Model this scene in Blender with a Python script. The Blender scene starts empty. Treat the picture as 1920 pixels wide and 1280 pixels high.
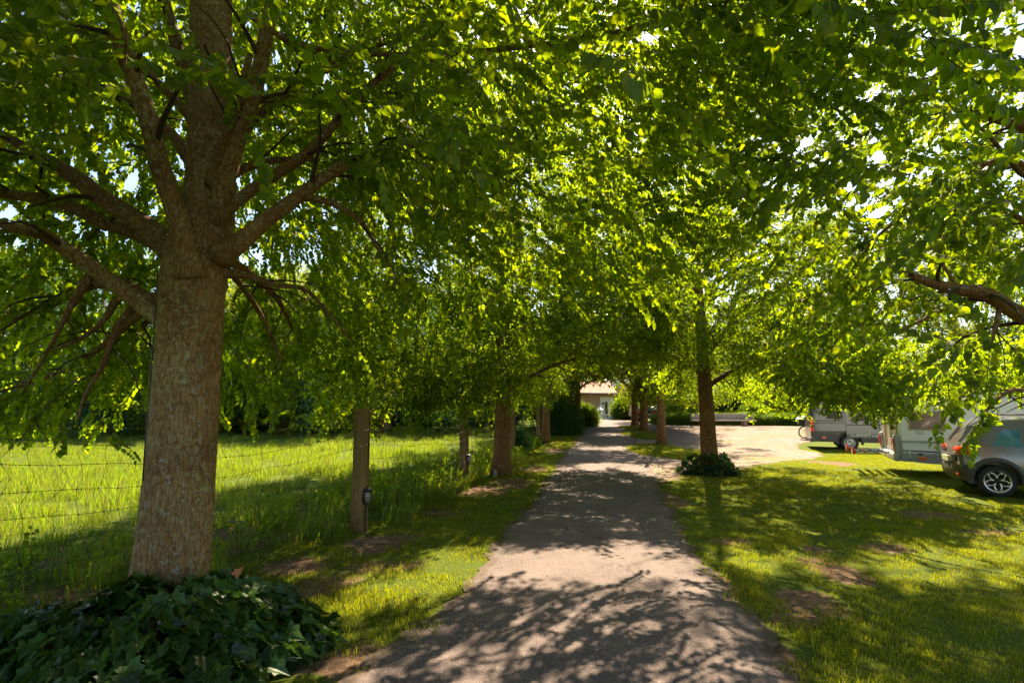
import bpy, math, random
import numpy as np
from mathutils import Vector, Matrix

# ------------------------------------------------------------------ camera, sky, sun, exposure
scene = bpy.context.scene
CAMH = 1.85
PITCH = math.atan((764 - 640) / 960.0)
cam_data = bpy.data.cameras.new('camera')
cam_data.lens = 18.0
cam_data.sensor_width = 36.0
cam_data.clip_start = 0.05
cam_data.clip_end = 900.0
camera = bpy.data.objects.new('camera', cam_data)
scene.collection.objects.link(camera)
camera.location = (0, 0, CAMH)
camera.rotation_euler = (math.radians(90) + PITCH, 0, 0)
scene.camera = camera

SUN_AZ = math.radians(19)      # to the right of straight ahead
SUN_EL = math.radians(50)
SUN = Vector((math.sin(SUN_AZ) * math.cos(SUN_EL), math.cos(SUN_AZ) * math.cos(SUN_EL), math.sin(SUN_EL)))
world = bpy.data.worlds.new('World')
scene.world = world
world.use_nodes = True
wn = world.node_tree
wn.nodes.clear()
sky = wn.nodes.new('ShaderNodeTexSky')
sky.sky_type = 'NISHITA'
sky.sun_disc = False
sky.sun_elevation = SUN_EL
sky.sun_rotation = SUN_AZ
sky.air_density = 1.0
sky.dust_density = 1.2
bg = wn.nodes.new('ShaderNodeBackground')
bg.inputs['Strength'].default_value = 0.075
wo = wn.nodes.new('ShaderNodeOutputWorld')
wn.links.new(sky.outputs[0], bg.inputs[0])
wn.links.new(bg.outputs[0], wo.inputs[0])

sd = bpy.data.lights.new('sun', 'SUN')
sd.energy = 5.0
sd.angle = math.radians(0.53)
sd.color = (1.0, 0.83, 0.57)
sun = bpy.data.objects.new('sun', sd)
scene.collection.objects.link(sun)
sun.rotation_euler = SUN.to_track_quat('Z', 'Y').to_euler()

scene.view_settings.view_transform = 'Standard'
scene.view_settings.look = 'None'
scene.view_settings.exposure = 2.15
scene.view_settings.gamma = 1.0
scene.view_settings.use_curve_mapping = False
scene.render.engine = 'CYCLES'
cy = scene.cycles
cy.max_bounces = 8
cy.diffuse_bounces = 4
cy.glossy_bounces = 3
cy.transmission_bounces = 6
cy.transparent_max_bounces = 8
cy.use_denoising = True
cy.sample_clamp_indirect = 6.0

# ------------------------------------------------------------------ helpers
rng = np.random.default_rng(7)
COL = scene.collection


def terrain(x, y):
    t = min(1.0, max(0.0, (y - 22.0) / 16.0))
    return 0.5 * t * t * (3 - 2 * t)


def ray(px, py):
    u = (px - 960.0) / 960.0
    v = -(py - 640.0) / 960.0
    c, s = math.cos(PITCH), math.sin(PITCH)
    return Vector((u, c - s * v, s + c * v))


def at(px, py, Y):
    """point at depth Y that the photo shows at px, py"""
    d = ray(px, py)
    return Vector((0, 0, CAMH)) + d * (Y / d.y)


def ground_at(px, py):
    d = ray(px, py)
    t = -CAMH / d.z
    for _ in range(12):
        y = d.y * t
        t = (terrain(0, y) - CAMH) / d.z
    return Vector((d.x * t, d.y * t, terrain(0, d.y * t)))


def obj(name, verts, faces, mat=None, parent=None, loc=None, smooth=False, mats=None, midx=None):
    me = bpy.data.meshes.new(name)
    me.from_pydata([tuple(v) for v in verts], [], faces)
    if mats:
        for m in mats:
            me.materials.append(m)
        if midx is not None:
            me.polygons.foreach_set('material_index', np.asarray(midx, dtype=np.int32))
    elif mat:
        me.materials.append(mat)
    if smooth:
        me.polygons.foreach_set('use_smooth', np.ones(len(me.polygons), dtype=bool))
    me.update()
    o = bpy.data.objects.new(name, me)
    COL.objects.link(o)
    if parent:
        o.parent = parent
    if loc is not None:
        o.location = loc
    return o


def empty(name, label, cat, loc=(0, 0, 0), rotz=0.0, group=None):
    o = bpy.data.objects.new(name, None)
    o.empty_display_size = 0.2
    COL.objects.link(o)
    o.location = loc
    o.rotation_euler = (0, 0, rotz)
    o['label'] = label
    o['category'] = cat
    if group:
        o['group'] = group
    return o


def tag(o, label=None, cat=None, group=None, kind=None):
    if label: o['label'] = label
    if cat: o['category'] = cat
    if group: o['group'] = group
    if kind: o['kind'] = kind
    return o


class MB:
    """collects shapes for one mesh"""
    def __init__(self):
        self.v = []; self.f = []

    def add(self, vs, fs):
        n = len(self.v)
        self.v.extend([tuple(a) for a in vs])
        self.f.extend([[i + n for i in f] for f in fs])
        return self

    def box(self, x0, x1, y0, y1, z0, z1):
        vs = [(x, y, z) for z in (z0, z1) for y in (y0, y1) for x in (x0, x1)]
        return self.add(vs, [(0, 2, 3, 1), (4, 5, 7, 6), (0, 1, 5, 4), (2, 6, 7, 3), (0, 4, 6, 2), (1, 3, 7, 5)])

    def bbox(self, x0, x1, y0, y1, z0, z1, b=0.01):
        """box with chamfered edges"""
        vs, fs = [], []
        X = (x0, x1); Y = (y0, y1); Z = (z0, z1)
        idx = {}
        for i in (0, 1):
            for j in (0, 1):
                for k in (0, 1):
                    sx, sy, sz = (1 - 2 * i) * b, (1 - 2 * j) * b, (1 - 2 * k) * b
                    idx[(i, j, k, 'x')] = len(vs); vs.append((X[i], Y[j] + sy, Z[k] + sz))
                    idx[(i, j, k, 'y')] = len(vs); vs.append((X[i] + sx, Y[j], Z[k] + sz))
                    idx[(i, j, k, 'z')] = len(vs); vs.append((X[i] + sx, Y[j] + sy, Z[k]))
        for i in (0, 1):
            fs.append([idx[(i, a, c, 'x')] for a, c in ((0, 0), (0, 1), (1, 1), (1, 0))])
            fs.append([idx[(a, i, c, 'y')] for a, c in ((0, 0), (1, 0), (1, 1), (0, 1))])
            fs.append([idx[(a, c, i, 'z')] for a, c in ((0, 0), (0, 1), (1, 1), (1, 0))])
        for a in (0, 1):
            for c in (0, 1):
                fs.append([idx[(a, c, 0, 'x')], idx[(a, c, 1, 'x')], idx[(a, c, 1, 'y')], idx[(a, c, 0, 'y')]])
                fs.append([idx[(a, 0, c, 'x')], idx[(a, 1, c, 'x')], idx[(a, 1, c, 'z')], idx[(a, 0, c, 'z')]])
                fs.append([idx[(0, a, c, 'y')], idx[(1, a, c, 'y')], idx[(1, a, c, 'z')], idx[(0, a, c, 'z')]])
                for k in (0, 1):
                    fs.append([idx[(a, c, k, 'x')], idx[(a, c, k, 'y')], idx[(a, c, k, 'z')]])
        return self.add(vs, fs)

    def tube(self, pts, radii, n=8, caps=True, wob=0.0, rg=None):
        pts = [Vector(p) for p in pts]
        if not hasattr(radii, '__len__'):
            radii = [radii] * len(pts)
        vs, fs = [], []
        ref = Vector((0.13, 0.31, 0.94))
        for i, p in enumerate(pts):
            t = (pts[min(i + 1, len(pts) - 1)] - pts[max(i - 1, 0)]).normalized()
            if i == 0:
                a = t.cross(ref)
                if a.length < 1e-3: a = t.cross(Vector((1, 0, 0)))
            else:
                a = prev - t * prev.dot(t)
            a.normalize(); prev = a
            b = t.cross(a)
            for k in range(n):
                w = 2 * math.pi * k / n
                r = radii[i]
                if wob: r *= 1 + wob * math.sin(3 * w + i * 1.3) * 0.6 + (rg.uniform(-wob, wob) if rg is not None else 0)
                vs.append(p + (a * math.cos(w) + b * math.sin(w)) * r)
        for i in range(len(pts) - 1):
            for k in range(n):
                k2 = (k + 1) % n
                fs.append((i * n + k, i * n + k2, (i + 1) * n + k2, (i + 1) * n + k))
        if caps:
            fs.append(list(range(n))[::-1])
            fs.append([(len(pts) - 1) * n + k for k in range(n)])
        return self.add(vs, fs)

    def lathe(self, prof, n=24, axis='z', c=(0, 0, 0), a0=0.0):
        """prof = [(radius, height)], turned round an axis"""
        vs, fs = [], []
        for r, h in prof:
            for k in range(n):
                w = a0 + 2 * math.pi * k / n
                a, b = r * math.cos(w), r * math.sin(w)
                p = {'z': (a, b, h), 'y': (a, h, b), 'x': (h, a, b)}[axis]
                vs.append((p[0] + c[0], p[1] + c[1], p[2] + c[2]))
        for i in range(len(prof) - 1):
            for k in range(n):
                k2 = (k + 1) % n
                fs.append((i * n + k, i * n + k2, (i + 1) * n + k2, (i + 1) * n + k))
        return self.add(vs, fs)

    def prism(self, outline, y0, y1):
        """outline in x,z pushed from y0 to y1"""
        n = len(outline)
        vs = [(x, y0, z) for x, z in outline] + [(x, y1, z) for x, z in outline]
        fs = [list(range(n)), list(range(2 * n - 1, n - 1, -1))]
        fs += [(i, i + n, (i + 1) % n + n, (i + 1) % n) for i in range(n)]
        return self.add(vs, fs)

    def build(self, name, mat, parent=None, loc=None, smooth=False):
        return obj(name, self.v, self.f, mat, parent, loc, smooth)


# ------------------------------------------------------------------ materials
def nodes_of(m):
    m.use_nodes = True
    return m.node_tree.nodes, m.node_tree.links


def ramp(N, stops, interp='LINEAR'):
    r = N.new('ShaderNodeValToRGB')
    r.color_ramp.interpolation = interp
    e = r.color_ramp.elements
    while len(e) < len(stops): e.new(0.5)
    for i, (p, c) in enumerate(stops):
        e[i].position = p
        e[i].color = (c[0], c[1], c[2], 1)
    return r


def noise(N, L, vec, scale, detail=4, rough=0.6, dist=0.0):
    n = N.new('ShaderNodeTexNoise')
    n.inputs['Scale'].default_value = scale
    n.inputs['Detail'].default_value = detail
    n.inputs['Roughness'].default_value = rough
    n.inputs['Distortion'].default_value = dist
    if vec is not None: L.new(vec, n.inputs['Vector'])
    return n


def mixc(N, L, fac, a, b, mode='MIX'):
    m = N.new('ShaderNodeMix')
    m.data_type = 'RGBA'
    m.blend_type = mode
    for s, v in ((0, fac), (6, a), (7, b)):
        if hasattr(v, 'links'): L.new(v, m.inputs[s])
        elif s == 0: m.inputs[0].default_value = v
        else: m.inputs[s].default_value = (v[0], v[1], v[2], 1)
    return m.outputs[2]


def bump(N, L, h, strength, dist, normal=None):
    b = N.new('ShaderNodeBump')
    b.inputs['Strength'].default_value = strength
    b.inputs['Distance'].default_value = dist
    L.new(h, b.inputs['Height'])
    if normal is not None: L.new(normal, b.inputs['Normal'])
    return b.outputs[0]


def simple(name, col, rough=0.6, metal=0.0, var=0.12, nscale=6.0, coat=0.0, bumps=0.0, spec=0.5):
    """a plain surface with slight wear"""
    m = bpy.data.materials.new(name)
    N, L = nodes_of(m)
    p = N['Principled BSDF']
    tc = N.new('ShaderNodeTexCoord')
    n = noise(N, L, tc.outputs['Object'], nscale, 5, 0.6)
    lo = [c * (1 - var) for c in col]; hi = [min(1, c * (1 + var)) for c in col]
    r = ramp(N, [(0.3, lo), (0.7, hi)])
    L.new(n.outputs[0], r.inputs[0])
    L.new(r.outputs[0], p.inputs['Base Color'])
    p.inputs['Roughness'].default_value = rough
    p.inputs['Metallic'].default_value = metal
    p.inputs['Specular IOR Level'].default_value = spec
    p.inputs['Coat Weight'].default_value = coat
    p.inputs['Coat Roughness'].default_value = 0.05
    if bumps:
        n2 = noise(N, L, tc.outputs['Object'], nscale * 8, 4, 0.6)
        L.new(bump(N, L, n2.outputs[0], bumps, 0.01), p.inputs['Normal'])
    return m


def leaf_mat(name, ref, trans, tmix=0.5, rough=0.45, spec=0.35, var=0.35, yellow=0.0):
    m = bpy.data.materials.new(name)
    N, L = nodes_of(m)
    N.clear()
    out = N.new('ShaderNodeOutputMaterial')
    oi = N.new('ShaderNodeObjectInfo')
    geo = N.new('ShaderNodeNewGeometry')
    add = N.new('ShaderNodeMath'); add.operation = 'ADD'
    L.new(oi.outputs['Random'], add.inputs[0]); L.new(geo.outputs['Random Per Island'], add.inputs[1])
    fr = N.new('ShaderNodeMath'); fr.operation = 'FRACT'
    L.new(add.outputs[0], fr.inputs[0])
    def vary(c):
        a = [x * (1 - var) for x in c]; b = [x * (1 + var) for x in c]
        y = (c[0] * 1.5 + 0.02, c[1] * 1.3, c[2] * 0.9)
        r = ramp(N, [(0.0, a), (0.75, b), (0.9, y)])
        L.new(fr.outputs[0], r.inputs[0])
        return r.outputs[0]
    c1 = vary(ref); c2 = vary(trans)
    p = N.new('ShaderNodeBsdfPrincipled')
    L.new(c1, p.inputs['Base Color'])
    p.inputs['Roughness'].default_value = rough
    p.inputs['Specular IOR Level'].default_value = spec
    t = N.new('ShaderNodeBsdfTranslucent')
    L.new(c2, t.inputs['Color'])
    mx = N.new('ShaderNodeMixShader'); mx.inputs[0].default_value = tmix
    L.new(p.outputs[0], mx.inputs[1]); L.new(t.outputs[0], mx.inputs[2])
    L.new(mx.outputs[0], out.inputs[0])
    return m


M = {}
M['lime_leaf'] = leaf_mat('lime_leaf', (0.038, 0.074, 0.005), (0.34, 0.48, 0.004), 0.5, rough=0.5, spec=0.28)
M['far_leaf'] = leaf_mat('far_leaf', (0.060, 0.10, 0.008), (0.32, 0.40, 0.005), 0.42, rough=0.55, spec=0.25)
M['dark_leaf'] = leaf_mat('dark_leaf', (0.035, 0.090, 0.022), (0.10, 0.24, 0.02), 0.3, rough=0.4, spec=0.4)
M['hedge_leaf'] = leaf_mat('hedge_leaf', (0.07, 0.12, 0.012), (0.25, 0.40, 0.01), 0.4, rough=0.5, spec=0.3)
M['ivy_leaf'] = leaf_mat('ivy_leaf', (0.028, 0.066, 0.010), (0.10, 0.20, 0.01), 0.25, rough=0.42, spec=0.4, var=0.6)
M['grass'] = leaf_mat('grass_blade', (0.085, 0.12, 0.009), (0.36, 0.41, 0.005), 0.45, rough=0.5, spec=0.2)
M['meadow_grass'] = leaf_mat('meadow_blade', (0.08, 0.14, 0.012), (0.32, 0.46, 0.010), 0.45, rough=0.55, spec=0.2)
M['dry_grass'] = leaf_mat('dry_blade', (0.25, 0.18, 0.07), (0.25, 0.18, 0.06), 0.3, rough=0.6, spec=0.2)


def bark_mat(name, cols, lichen=0.35, scale=1.0, obj_space=True):
    m = bpy.data.materials.new(name)
    N, L = nodes_of(m)
    p = N['Principled BSDF']
    tc = N.new('ShaderNodeTexCoord')
    mp = N.new('ShaderNodeMapping')
    mp.inputs['Scale'].default_value = (1, 1, 0.17)
    L.new(tc.outputs['Object'], mp.inputs[0])
    v = N.new('ShaderNodeTexVoronoi'); v.feature = 'DISTANCE_TO_EDGE'
    v.inputs['Scale'].default_value = 36 * scale
    dn = noise(N, L, tc.outputs['Object'], 5, 3)
    mv = N.new('ShaderNodeVectorMath'); mv.operation = 'MULTIPLY_ADD'
    mv.inputs[1].default_value = (0.05, 0.05, 0.05)
    L.new(dn.outputs['Color'], mv.inputs[0]); L.new(mp.outputs[0], mv.inputs[2])
    L.new(mv.outputs[0], v.inputs['Vector'])
    vr = ramp(N, [(0.0, (0.3, 0.3, 0.3)), (0.14, (1, 1, 1))])
    L.new(v.outputs['Distance'], vr.inputs[0])
    n1 = noise(N, L, tc.outputs['Object'], 3.0 * scale, 5, 0.65)
    r1 = ramp(N, [(0.3, cols[0]), (0.5, cols[1]), (0.72, cols[2])])
    L.new(n1.outputs[0], r1.inputs[0])
    c = mixc(N, L, vr.outputs[0], [x * 0.45 for x in cols[0]], r1.outputs[0])
    # lichen spots
    n2 = noise(N, L, tc.outputs['Object'], 26 * scale, 3, 0.6, 0.8)
    n3 = noise(N, L, tc.outputs['Object'], 2.2, 3, 0.5)
    mu = N.new('ShaderNodeMath'); mu.operation = 'MULTIPLY'
    r2 = ramp(N, [(0.52, (0, 0, 0)), (0.60, (1, 1, 1))]); L.new(n2.outputs[0], r2.inputs[0])
    r3 = ramp(N, [(0.40, (0, 0, 0)), (0.62, (lichen, lichen, lichen))]); L.new(n3.outputs[0], r3.inputs[0])
    L.new(r2.outputs[0], mu.inputs[0]); L.new(r3.outputs[0], mu.inputs[1])
    c = mixc(N, L, mu.outputs[0], c, (0.34, 0.33, 0.13))
    n4 = noise(N, L, tc.outputs['Object'], 24 * scale, 3, 0.6, 0.5)
    r4 = ramp(N, [(0.58, (0, 0, 0)), (0.64, (0.5, 0.5, 0.5))]); L.new(n4.outputs[0], r4.inputs[0])
    c = mixc(N, L, r4.outputs[0], c, (0.34, 0.33, 0.30))
    L.new(c, p.inputs['Base Color'])
    p.inputs['Roughness'].default_value = 0.9
    p.inputs['Specular IOR Level'].default_value = 0.15
    n5 = noise(N, L, mp.outputs[0], 60 * scale, 5, 0.7)
    b1 = bump(N, L, vr.outputs[0], 0.6, 0.010)
    L.new(bump(N, L, n5.outputs[0], 0.5, 0.008, b1), p.inputs['Normal'])
    return m


M['bark'] = bark_mat('lime_bark', [(0.17, 0.088, 0.034), (0.27, 0.150, 0.060), (0.34, 0.225, 0.095)], 0.7)
M['limb_bark'] = bark_mat('limb_bark', [(0.14, 0.065, 0.025), (0.21, 0.105, 0.040), (0.27, 0.17, 0.06)], 0.5, 1.4)
M['brown_bark'] = bark_mat('brown_bark', [(0.15, 0.062, 0.020), (0.23, 0.105, 0.032), (0.30, 0.17, 0.05)], 0.3, 1.0)
M['twig'] = simple('twig_bark', (0.045, 0.022, 0.012), 0.8, var=0.3, nscale=20)


def ground_mat():
    m = bpy.data.materials.new('lawn_soil')
    N, L = nodes_of(m)
    p = N['Principled BSDF']
    tc = N.new('ShaderNodeTexCoord')
    o = tc.outputs['Object']
    n1 = noise(N, L, o, 0.6, 6, 0.65)
    n2 = noise(N, L, o, 9, 6, 0.7)
    n3 = noise(N, L, o, 60, 4, 0.7)
    soil = ramp(N, [(0.3, (0.07, 0.038, 0.022)), (0.68, (0.26, 0.165, 0.11))]); L.new(n2.outputs[0], soil.inputs[0])
    green = ramp(N, [(0.25, (0.035, 0.060, 0.006)), (0.55, (0.085, 0.115, 0.010)), (0.8, (0.16, 0.16, 0.025))]); L.new(n3.outputs[0], green.inputs[0])
    at_ = N.new('ShaderNodeAttribute'); at_.attribute_name = 'soil'
    sm = N.new('ShaderNodeMath'); sm.operation = 'MULTIPLY_ADD'
    sm.inputs[1].default_value = 0.7; L.new(n2.outputs[0], sm.inputs[0]); L.new(at_.outputs['Fac'], sm.inputs[2])
    mr = ramp(N, [(0.48, (0, 0, 0)), (0.66, (1, 1, 1))]); L.new(sm.outputs[0], mr.inputs[0])
    c = mixc(N, L, mr.outputs[0], green.outputs[0], soil.outputs[0])
    L.new(c, p.inputs['Base Color'])
    p.inputs['Roughness'].default_value = 0.95
    p.inputs['Specular IOR Level'].default_value = 0.1
    b = bump(N, L, n2.outputs[0], 0.8, 0.05)
    L.new(bump(N, L, n3.outputs[0], 0.9, 0.02, b), p.inputs['Normal'])
    return m


def asphalt_mat():
    m = bpy.data.materials.new('asphalt')
    N, L = nodes_of(m)
    p = N['Principled BSDF']
    tc = N.new('ShaderNodeTexCoord'); o = tc.outputs['Object']
    v = N.new('ShaderNodeTexVoronoi'); v.inputs['Scale'].default_value = 95; L.new(o, v.inputs['Vector'])
    r = ramp(N, [(0.0, (0.095, 0.071, 0.069)), (0.5, (0.130, 0.099, 0.096)), (0.9, (0.165, 0.127, 0.122)), (1.0, (0.25, 0.20, 0.19))])
    sep = N.new('ShaderNodeSeparateColor'); L.new(v.outputs['Color'], sep.inputs[0]); L.new(sep.outputs[0], r.inputs[0])
    n1 = noise(N, L, o, 1.3, 6, 0.65)
    r1 = ramp(N, [(0.3, (0.72, 0.70, 0.68)), (0.7, (1.12, 1.08, 1.05))]); L.new(n1.outputs[0], r1.inputs[0])
    c = mixc(N, L, 1.0, r.outputs[0], r1.outputs[0], 'MULTIPLY')
    # brown debris along the edges
    at_ = N.new('ShaderNodeAttribute'); at_.attribute_name = 'edge'
    n2 = noise(N, L, o, 22, 5, 0.7)
    sm = N.new('ShaderNodeMath'); sm.operation = 'MULTIPLY_ADD'; sm.inputs[1].default_value = 0.9
    L.new(n2.outputs[0], sm.inputs[0]); L.new(at_.outputs['Fac'], sm.inputs[2])
    mr = ramp(N, [(0.85, (0, 0, 0)), (1.15, (0.85, 0.85, 0.85))]); L.new(sm.outputs[0], mr.inputs[0])
    c = mixc(N, L, mr.outputs[0], c, (0.080, 0.053, 0.038))
    # cracks
    vc = N.new('ShaderNodeTexVoronoi'); vc.feature = 'DISTANCE_TO_EDGE'; vc.inputs['Scale'].default_value = 0.55
    dn = noise(N, L, o, 3.5, 5, 0.7)
    mv = N.new('ShaderNodeVectorMath'); mv.operation = 'MULTIPLY_ADD'; mv.inputs[1].default_value = (0.5, 0.5, 0.5)
    L.new(dn.outputs['Color'], mv.inputs[0]); L.new(o, mv.inputs[2]); L.new(mv.outputs[0], vc.inputs['Vector'])
    rc = ramp(N, [(0.0, (0.35, 0.35, 0.35)), (0.006, (1, 1, 1))]); L.new(vc.outputs['Distance'], rc.inputs[0])
    nm = noise(N, L, o, 0.7, 2); rm = ramp(N, [(0.52, (1, 1, 1)), (0.56, (0, 0, 0))]); L.new(nm.outputs[0], rm.inputs[0])
    crack = mixc(N, L, rm.outputs[0], rc.outputs[0], (1, 1, 1))
    c = mixc(N, L, 1.0, c, crack, 'MULTIPLY')
    L.new(c, p.inputs['Base Color'])
    p.inputs['Roughness'].default_value = 0.85
    p.inputs['Specular IOR Level'].default_value = 0.25
    b = bump(N, L, v.outputs['Distance'], 0.5, 0.004)
    L.new(bump(N, L, crack, 0.8, 0.01, b), p.inputs['Normal'])
    return m


def gravel_mat():
    m = bpy.data.materials.new('gravel')
    N, L = nodes_of(m)
    p = N['Principled BSDF']
    tc = N.new('ShaderNodeTexCoord'); o = tc.outputs['Object']
    v = N.new('ShaderNodeTexVoronoi'); v.inputs['Scale'].default_value = 26; L.new(o, v.inputs['Vector'])
    sep = N.new('ShaderNodeSeparateColor'); L.new(v.outputs['Color'], sep.inputs[0])
    r = ramp(N, [(0.0, (0.115, 0.082, 0.068)), (0.5, (0.205, 0.150, 0.125)), (1.0, (0.34, 0.265, 0.225))]); L.new(sep.outputs[0], r.inputs[0])
    mp = N.new('ShaderNodeMapping'); mp.inputs['Scale'].default_value = (0.35, 1.0, 1); L.new(o, mp.inputs[0])
    n1 = noise(N, L, mp.outputs[0], 0.75, 6, 0.7)
    g = ramp(N, [(0.53, (0, 0, 0)), (0.64, (0.8, 0.8, 0.8))]); L.new(n1.outputs[0], g.inputs[0])
    n2 = noise(N, L, o, 1.5, 5, 0.6)
    r2 = ramp(N, [(0.3, (0.8, 0.78, 0.75)), (0.7, (1.1, 1.1, 1.1))]); L.new(n2.outputs[0], r2.inputs[0])
    c = mixc(N, L, 1.0, r.outputs[0], r2.outputs[0], 'MULTIPLY')
    c = mixc(N, L, g.outputs[0], c, (0.13, 0.14, 0.025))
    L.new(c, p.inputs['Base Color'])
    p.inputs['Roughness'].default_value = 0.95
    p.inputs['Specular IOR Level'].default_value = 0.15
    L.new(bump(N, L, v.outputs['Distance'], 0.8, 0.02), p.inputs['Normal'])
    return m


M['ground'] = ground_mat()
M['asphalt'] = asphalt_mat()
M['gravel'] = gravel_mat()


# ------------------------------------------------------------------ ground sheets
def pip(poly, xs, ys):
    inside = np.zeros(xs.shape, bool)
    n = len(poly)
    for i in range(n):
        x1, y1 = poly[i]; x2, y2 = poly[(i + 1) % n]
        if y1 == y2: continue
        c = ((y1 > ys) != (y2 > ys)) & (xs < (x2 - x1) * (ys - y1) / (y2 - y1) + x1)
        inside ^= c
    return inside


def G2(px, py):
    g = ground_at(px, py)
    return (g.x, g.y)


PATH_L = [(-1.55, -14), (-1.35, -4), (-1.2, 1.5)] + [G2(*q) for q in
          ((640, 1275), (760, 1190), (865, 1100), (912, 1040), (952, 995), (992, 948), (1035, 885), (1060, 850), (1080, 826), (1098, 804), (1108, 792), (1113, 787))]
PATH_R = [(2.0, -14), (1.95, -4), (1.9, 1.5)] + [G2(*q) for q in
          ((1490, 1275), (1440, 1200), (1395, 1140), (1340, 1068), (1288, 1005), (1252, 950), (1240, 915), (1222, 880), (1204, 852), (1196, 832), (1188, 812), (1178, 797), (1168, 788))]


def resample(pl, step):
    out = [pl[0]]
    for a, b in zip(pl[:-1], pl[1:]):
        d = math.hypot(b[0] - a[0], b[1] - a[1]); k = max(1, int(d / step))
        out += [(a[0] + (b[0] - a[0]) * i / k, a[1] + (b[1] - a[1]) * i / k) for i in range(1, k + 1)]
    return out


def x_on(pl, y):
    return float(np.interp(y, [p[1] for p in pl], [p[0] for p in pl]))


def wav(y, ph):
    return 0.035 * math.sin(y * 5.1 + ph) + 0.03 * math.sin(y * 11.7 + ph * 2.1) + 0.06 * math.sin(y * 1.3 + ph * 0.7) + 0.015 * math.sin(y * 29 + ph)


def path_sheet():
    ys = list(np.arange(-14, 3, 0.5)) + list(np.arange(3, 20, 0.06)) + list(np.arange(20, 61, 0.4))
    vs, fs, ed = [], [], []
    K = 14
    for y in ys:
        l = x_on(PATH_L, y) + wav(y, 0.4); r = x_on(PATH_R, y) + wav(y, 2.9)
        for k in range(K + 1):
            t = k / K
            vs.append((l + (r - l) * t, y, terrain(0, y) + 0.010))
            d = min(t, 1 - t) * (r - l)
            ed.append(max(0.0, 1 - d / 0.20))
    for i in range(len(ys) - 1):
        for k in range(K):
            a = i * (K + 1) + k
            fs.append((a, a + 1, a + K + 2, a + K + 1))
    o = obj('path', vs, fs, M['asphalt'])
    at_ = o.data.attributes.new('edge', 'FLOAT', 'POINT')
    at_.data.foreach_set('value', ed)
    tag(o, kind='structure')
    return o


path_sheet()

ISLANDS = [((1253, 848), 62, 15), ((1205, 818), 31, 6), ((1186, 804), 18, 4)]
GRAVEL_NEAR = [G2(*q) for q in ((1236, 908), (1262, 900), (1290, 892), (1335, 893), (1380, 884), (1420, 872), (1470, 864), (1520, 861), (1545, 856), (1538, 848), (1500, 843), (1492, 833), (1530, 826), (1560, 812), (1700, 803))]
GRAVEL_FAR = [G2(*q) for q in ((1500, 799), (1400, 797.5), (1290, 797), (1238, 797), (1210, 791))] + [(14.5, 62), (9.5, 66), (11.5, 50)]
GRAVEL = GRAVEL_NEAR + GRAVEL_FAR + [(x_on(PATH_L, y) + 0.3, y) for y in (55, 50, 44)] + [(x_on(PATH_R, y) - 0.3, y) for y in (42, 38, 32, 27, 23, 20, 17.5, 15)]


def polygon_sheet(name, poly, mat, dz, cell=0.25, jitter=0.05):
    """a sheet over the ground inside the outline, cut on a fine grid"""
    poly = np.array(poly)
    x0, y0 = poly.min(0); x1, y1 = poly.max(0)
    xs = np.arange(x0, x1 + cell, cell); ys = np.arange(y0, y1 + cell, cell)
    XX, YY = np.meshgrid(xs, ys)
    jx = XX + rng.uniform(-jitter, jitter, XX.shape); jy = YY + rng.uniform(-jitter, jitter, XX.shape)
    ins = pip([tuple(p) for p in poly], (XX[:-1, :-1] + cell / 2), (YY[:-1, :-1] + cell / 2))
    n = len(xs)
    vs = [(a, b, terrain(a, b) + dz) for a, b in zip(jx.ravel(), jy.ravel())]
    fs = []
    for j, i in zip(*np.nonzero(ins)):
        a = j * n + i
        fs.append((a, a + 1, a + n + 1, a + n))
    used = sorted({i for f in fs for i in f}); mp = {u: k for k, u in enumerate(used)}
    return obj(name, [vs[u] for u in used], [[mp[i] for i in f] for f in fs], mat)


tag(polygon_sheet('gravel_yard', GRAVEL, M['gravel'], 0.005), kind='structure')

BARE = [((1568, 1068), 45, 28), ((1515, 1128), 60, 28), ((1660, 1026), 45, 8), ((1740, 965), 60, 8), ((1860, 997), 60, 6), ((1370, 1140), 40, 12),
        ((1480, 1160), 40, 18), ((1530, 1030), 30, 8), ((1560, 868), 40, 5), ((1370, 1015), 40, 8), ((1350, 1100), 20, 25),
        ((700, 1020), 60, 18), ((560, 1060), 60, 18), ((620, 1090), 60, 14), ((720, 1060), 70, 10), ((30, 1150), 110, 40), ((200, 1050), 120, 18), ((440, 1010), 90, 30),
        ((960, 905), 45, 12), ((900, 920), 60, 10), ((1000, 880), 30, 6), ((640, 1240), 60, 30), ((1470, 1230), 30, 40), ((120, 1120), 110, 25),
        ((1250, 930), 20, 18), ((1040, 845), 20, 6), ((60, 1220), 110, 30), ((560, 1110), 60, 12), ((760, 1005), 40, 8), ((840, 960), 50, 6)]


def project_np(x, y, z):
    c, s = math.cos(PITCH), math.sin(PITCH)
    dz = z - CAMH
    f = y * c + dz * s
    u = x / f; v = (-y * s + dz * c) / f
    return 960 + 960 * u, 640 - 960 * v, f


BARE_W = []
for (c, a, b) in BARE:
    g = ground_at(*c); g1 = ground_at(c[0] + a, c[1]); g2 = ground_at(c[0], c[1] - b)
    BARE_W.append((g.x, g.y, 0.8 * abs(g1.x - g.x), max(0.12, 0.8 * abs(g2.y - g.y))))


def soil_value(x, y):
    v = np.zeros_like(x)
    for gx, gy, a, b in BARE_W:
        d = ((x - gx) / a) ** 2 + ((y - gy) / b) ** 2
        v = np.maximum(v, np.clip(1.35 - d * 0.75, 0, 1) * 0.75)
    return v


def fence_x(y):
    return -2.3 + 0.391 * (y - 8) if y < 8 else -2.3 + 0.2157 * (y - 8)


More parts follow.
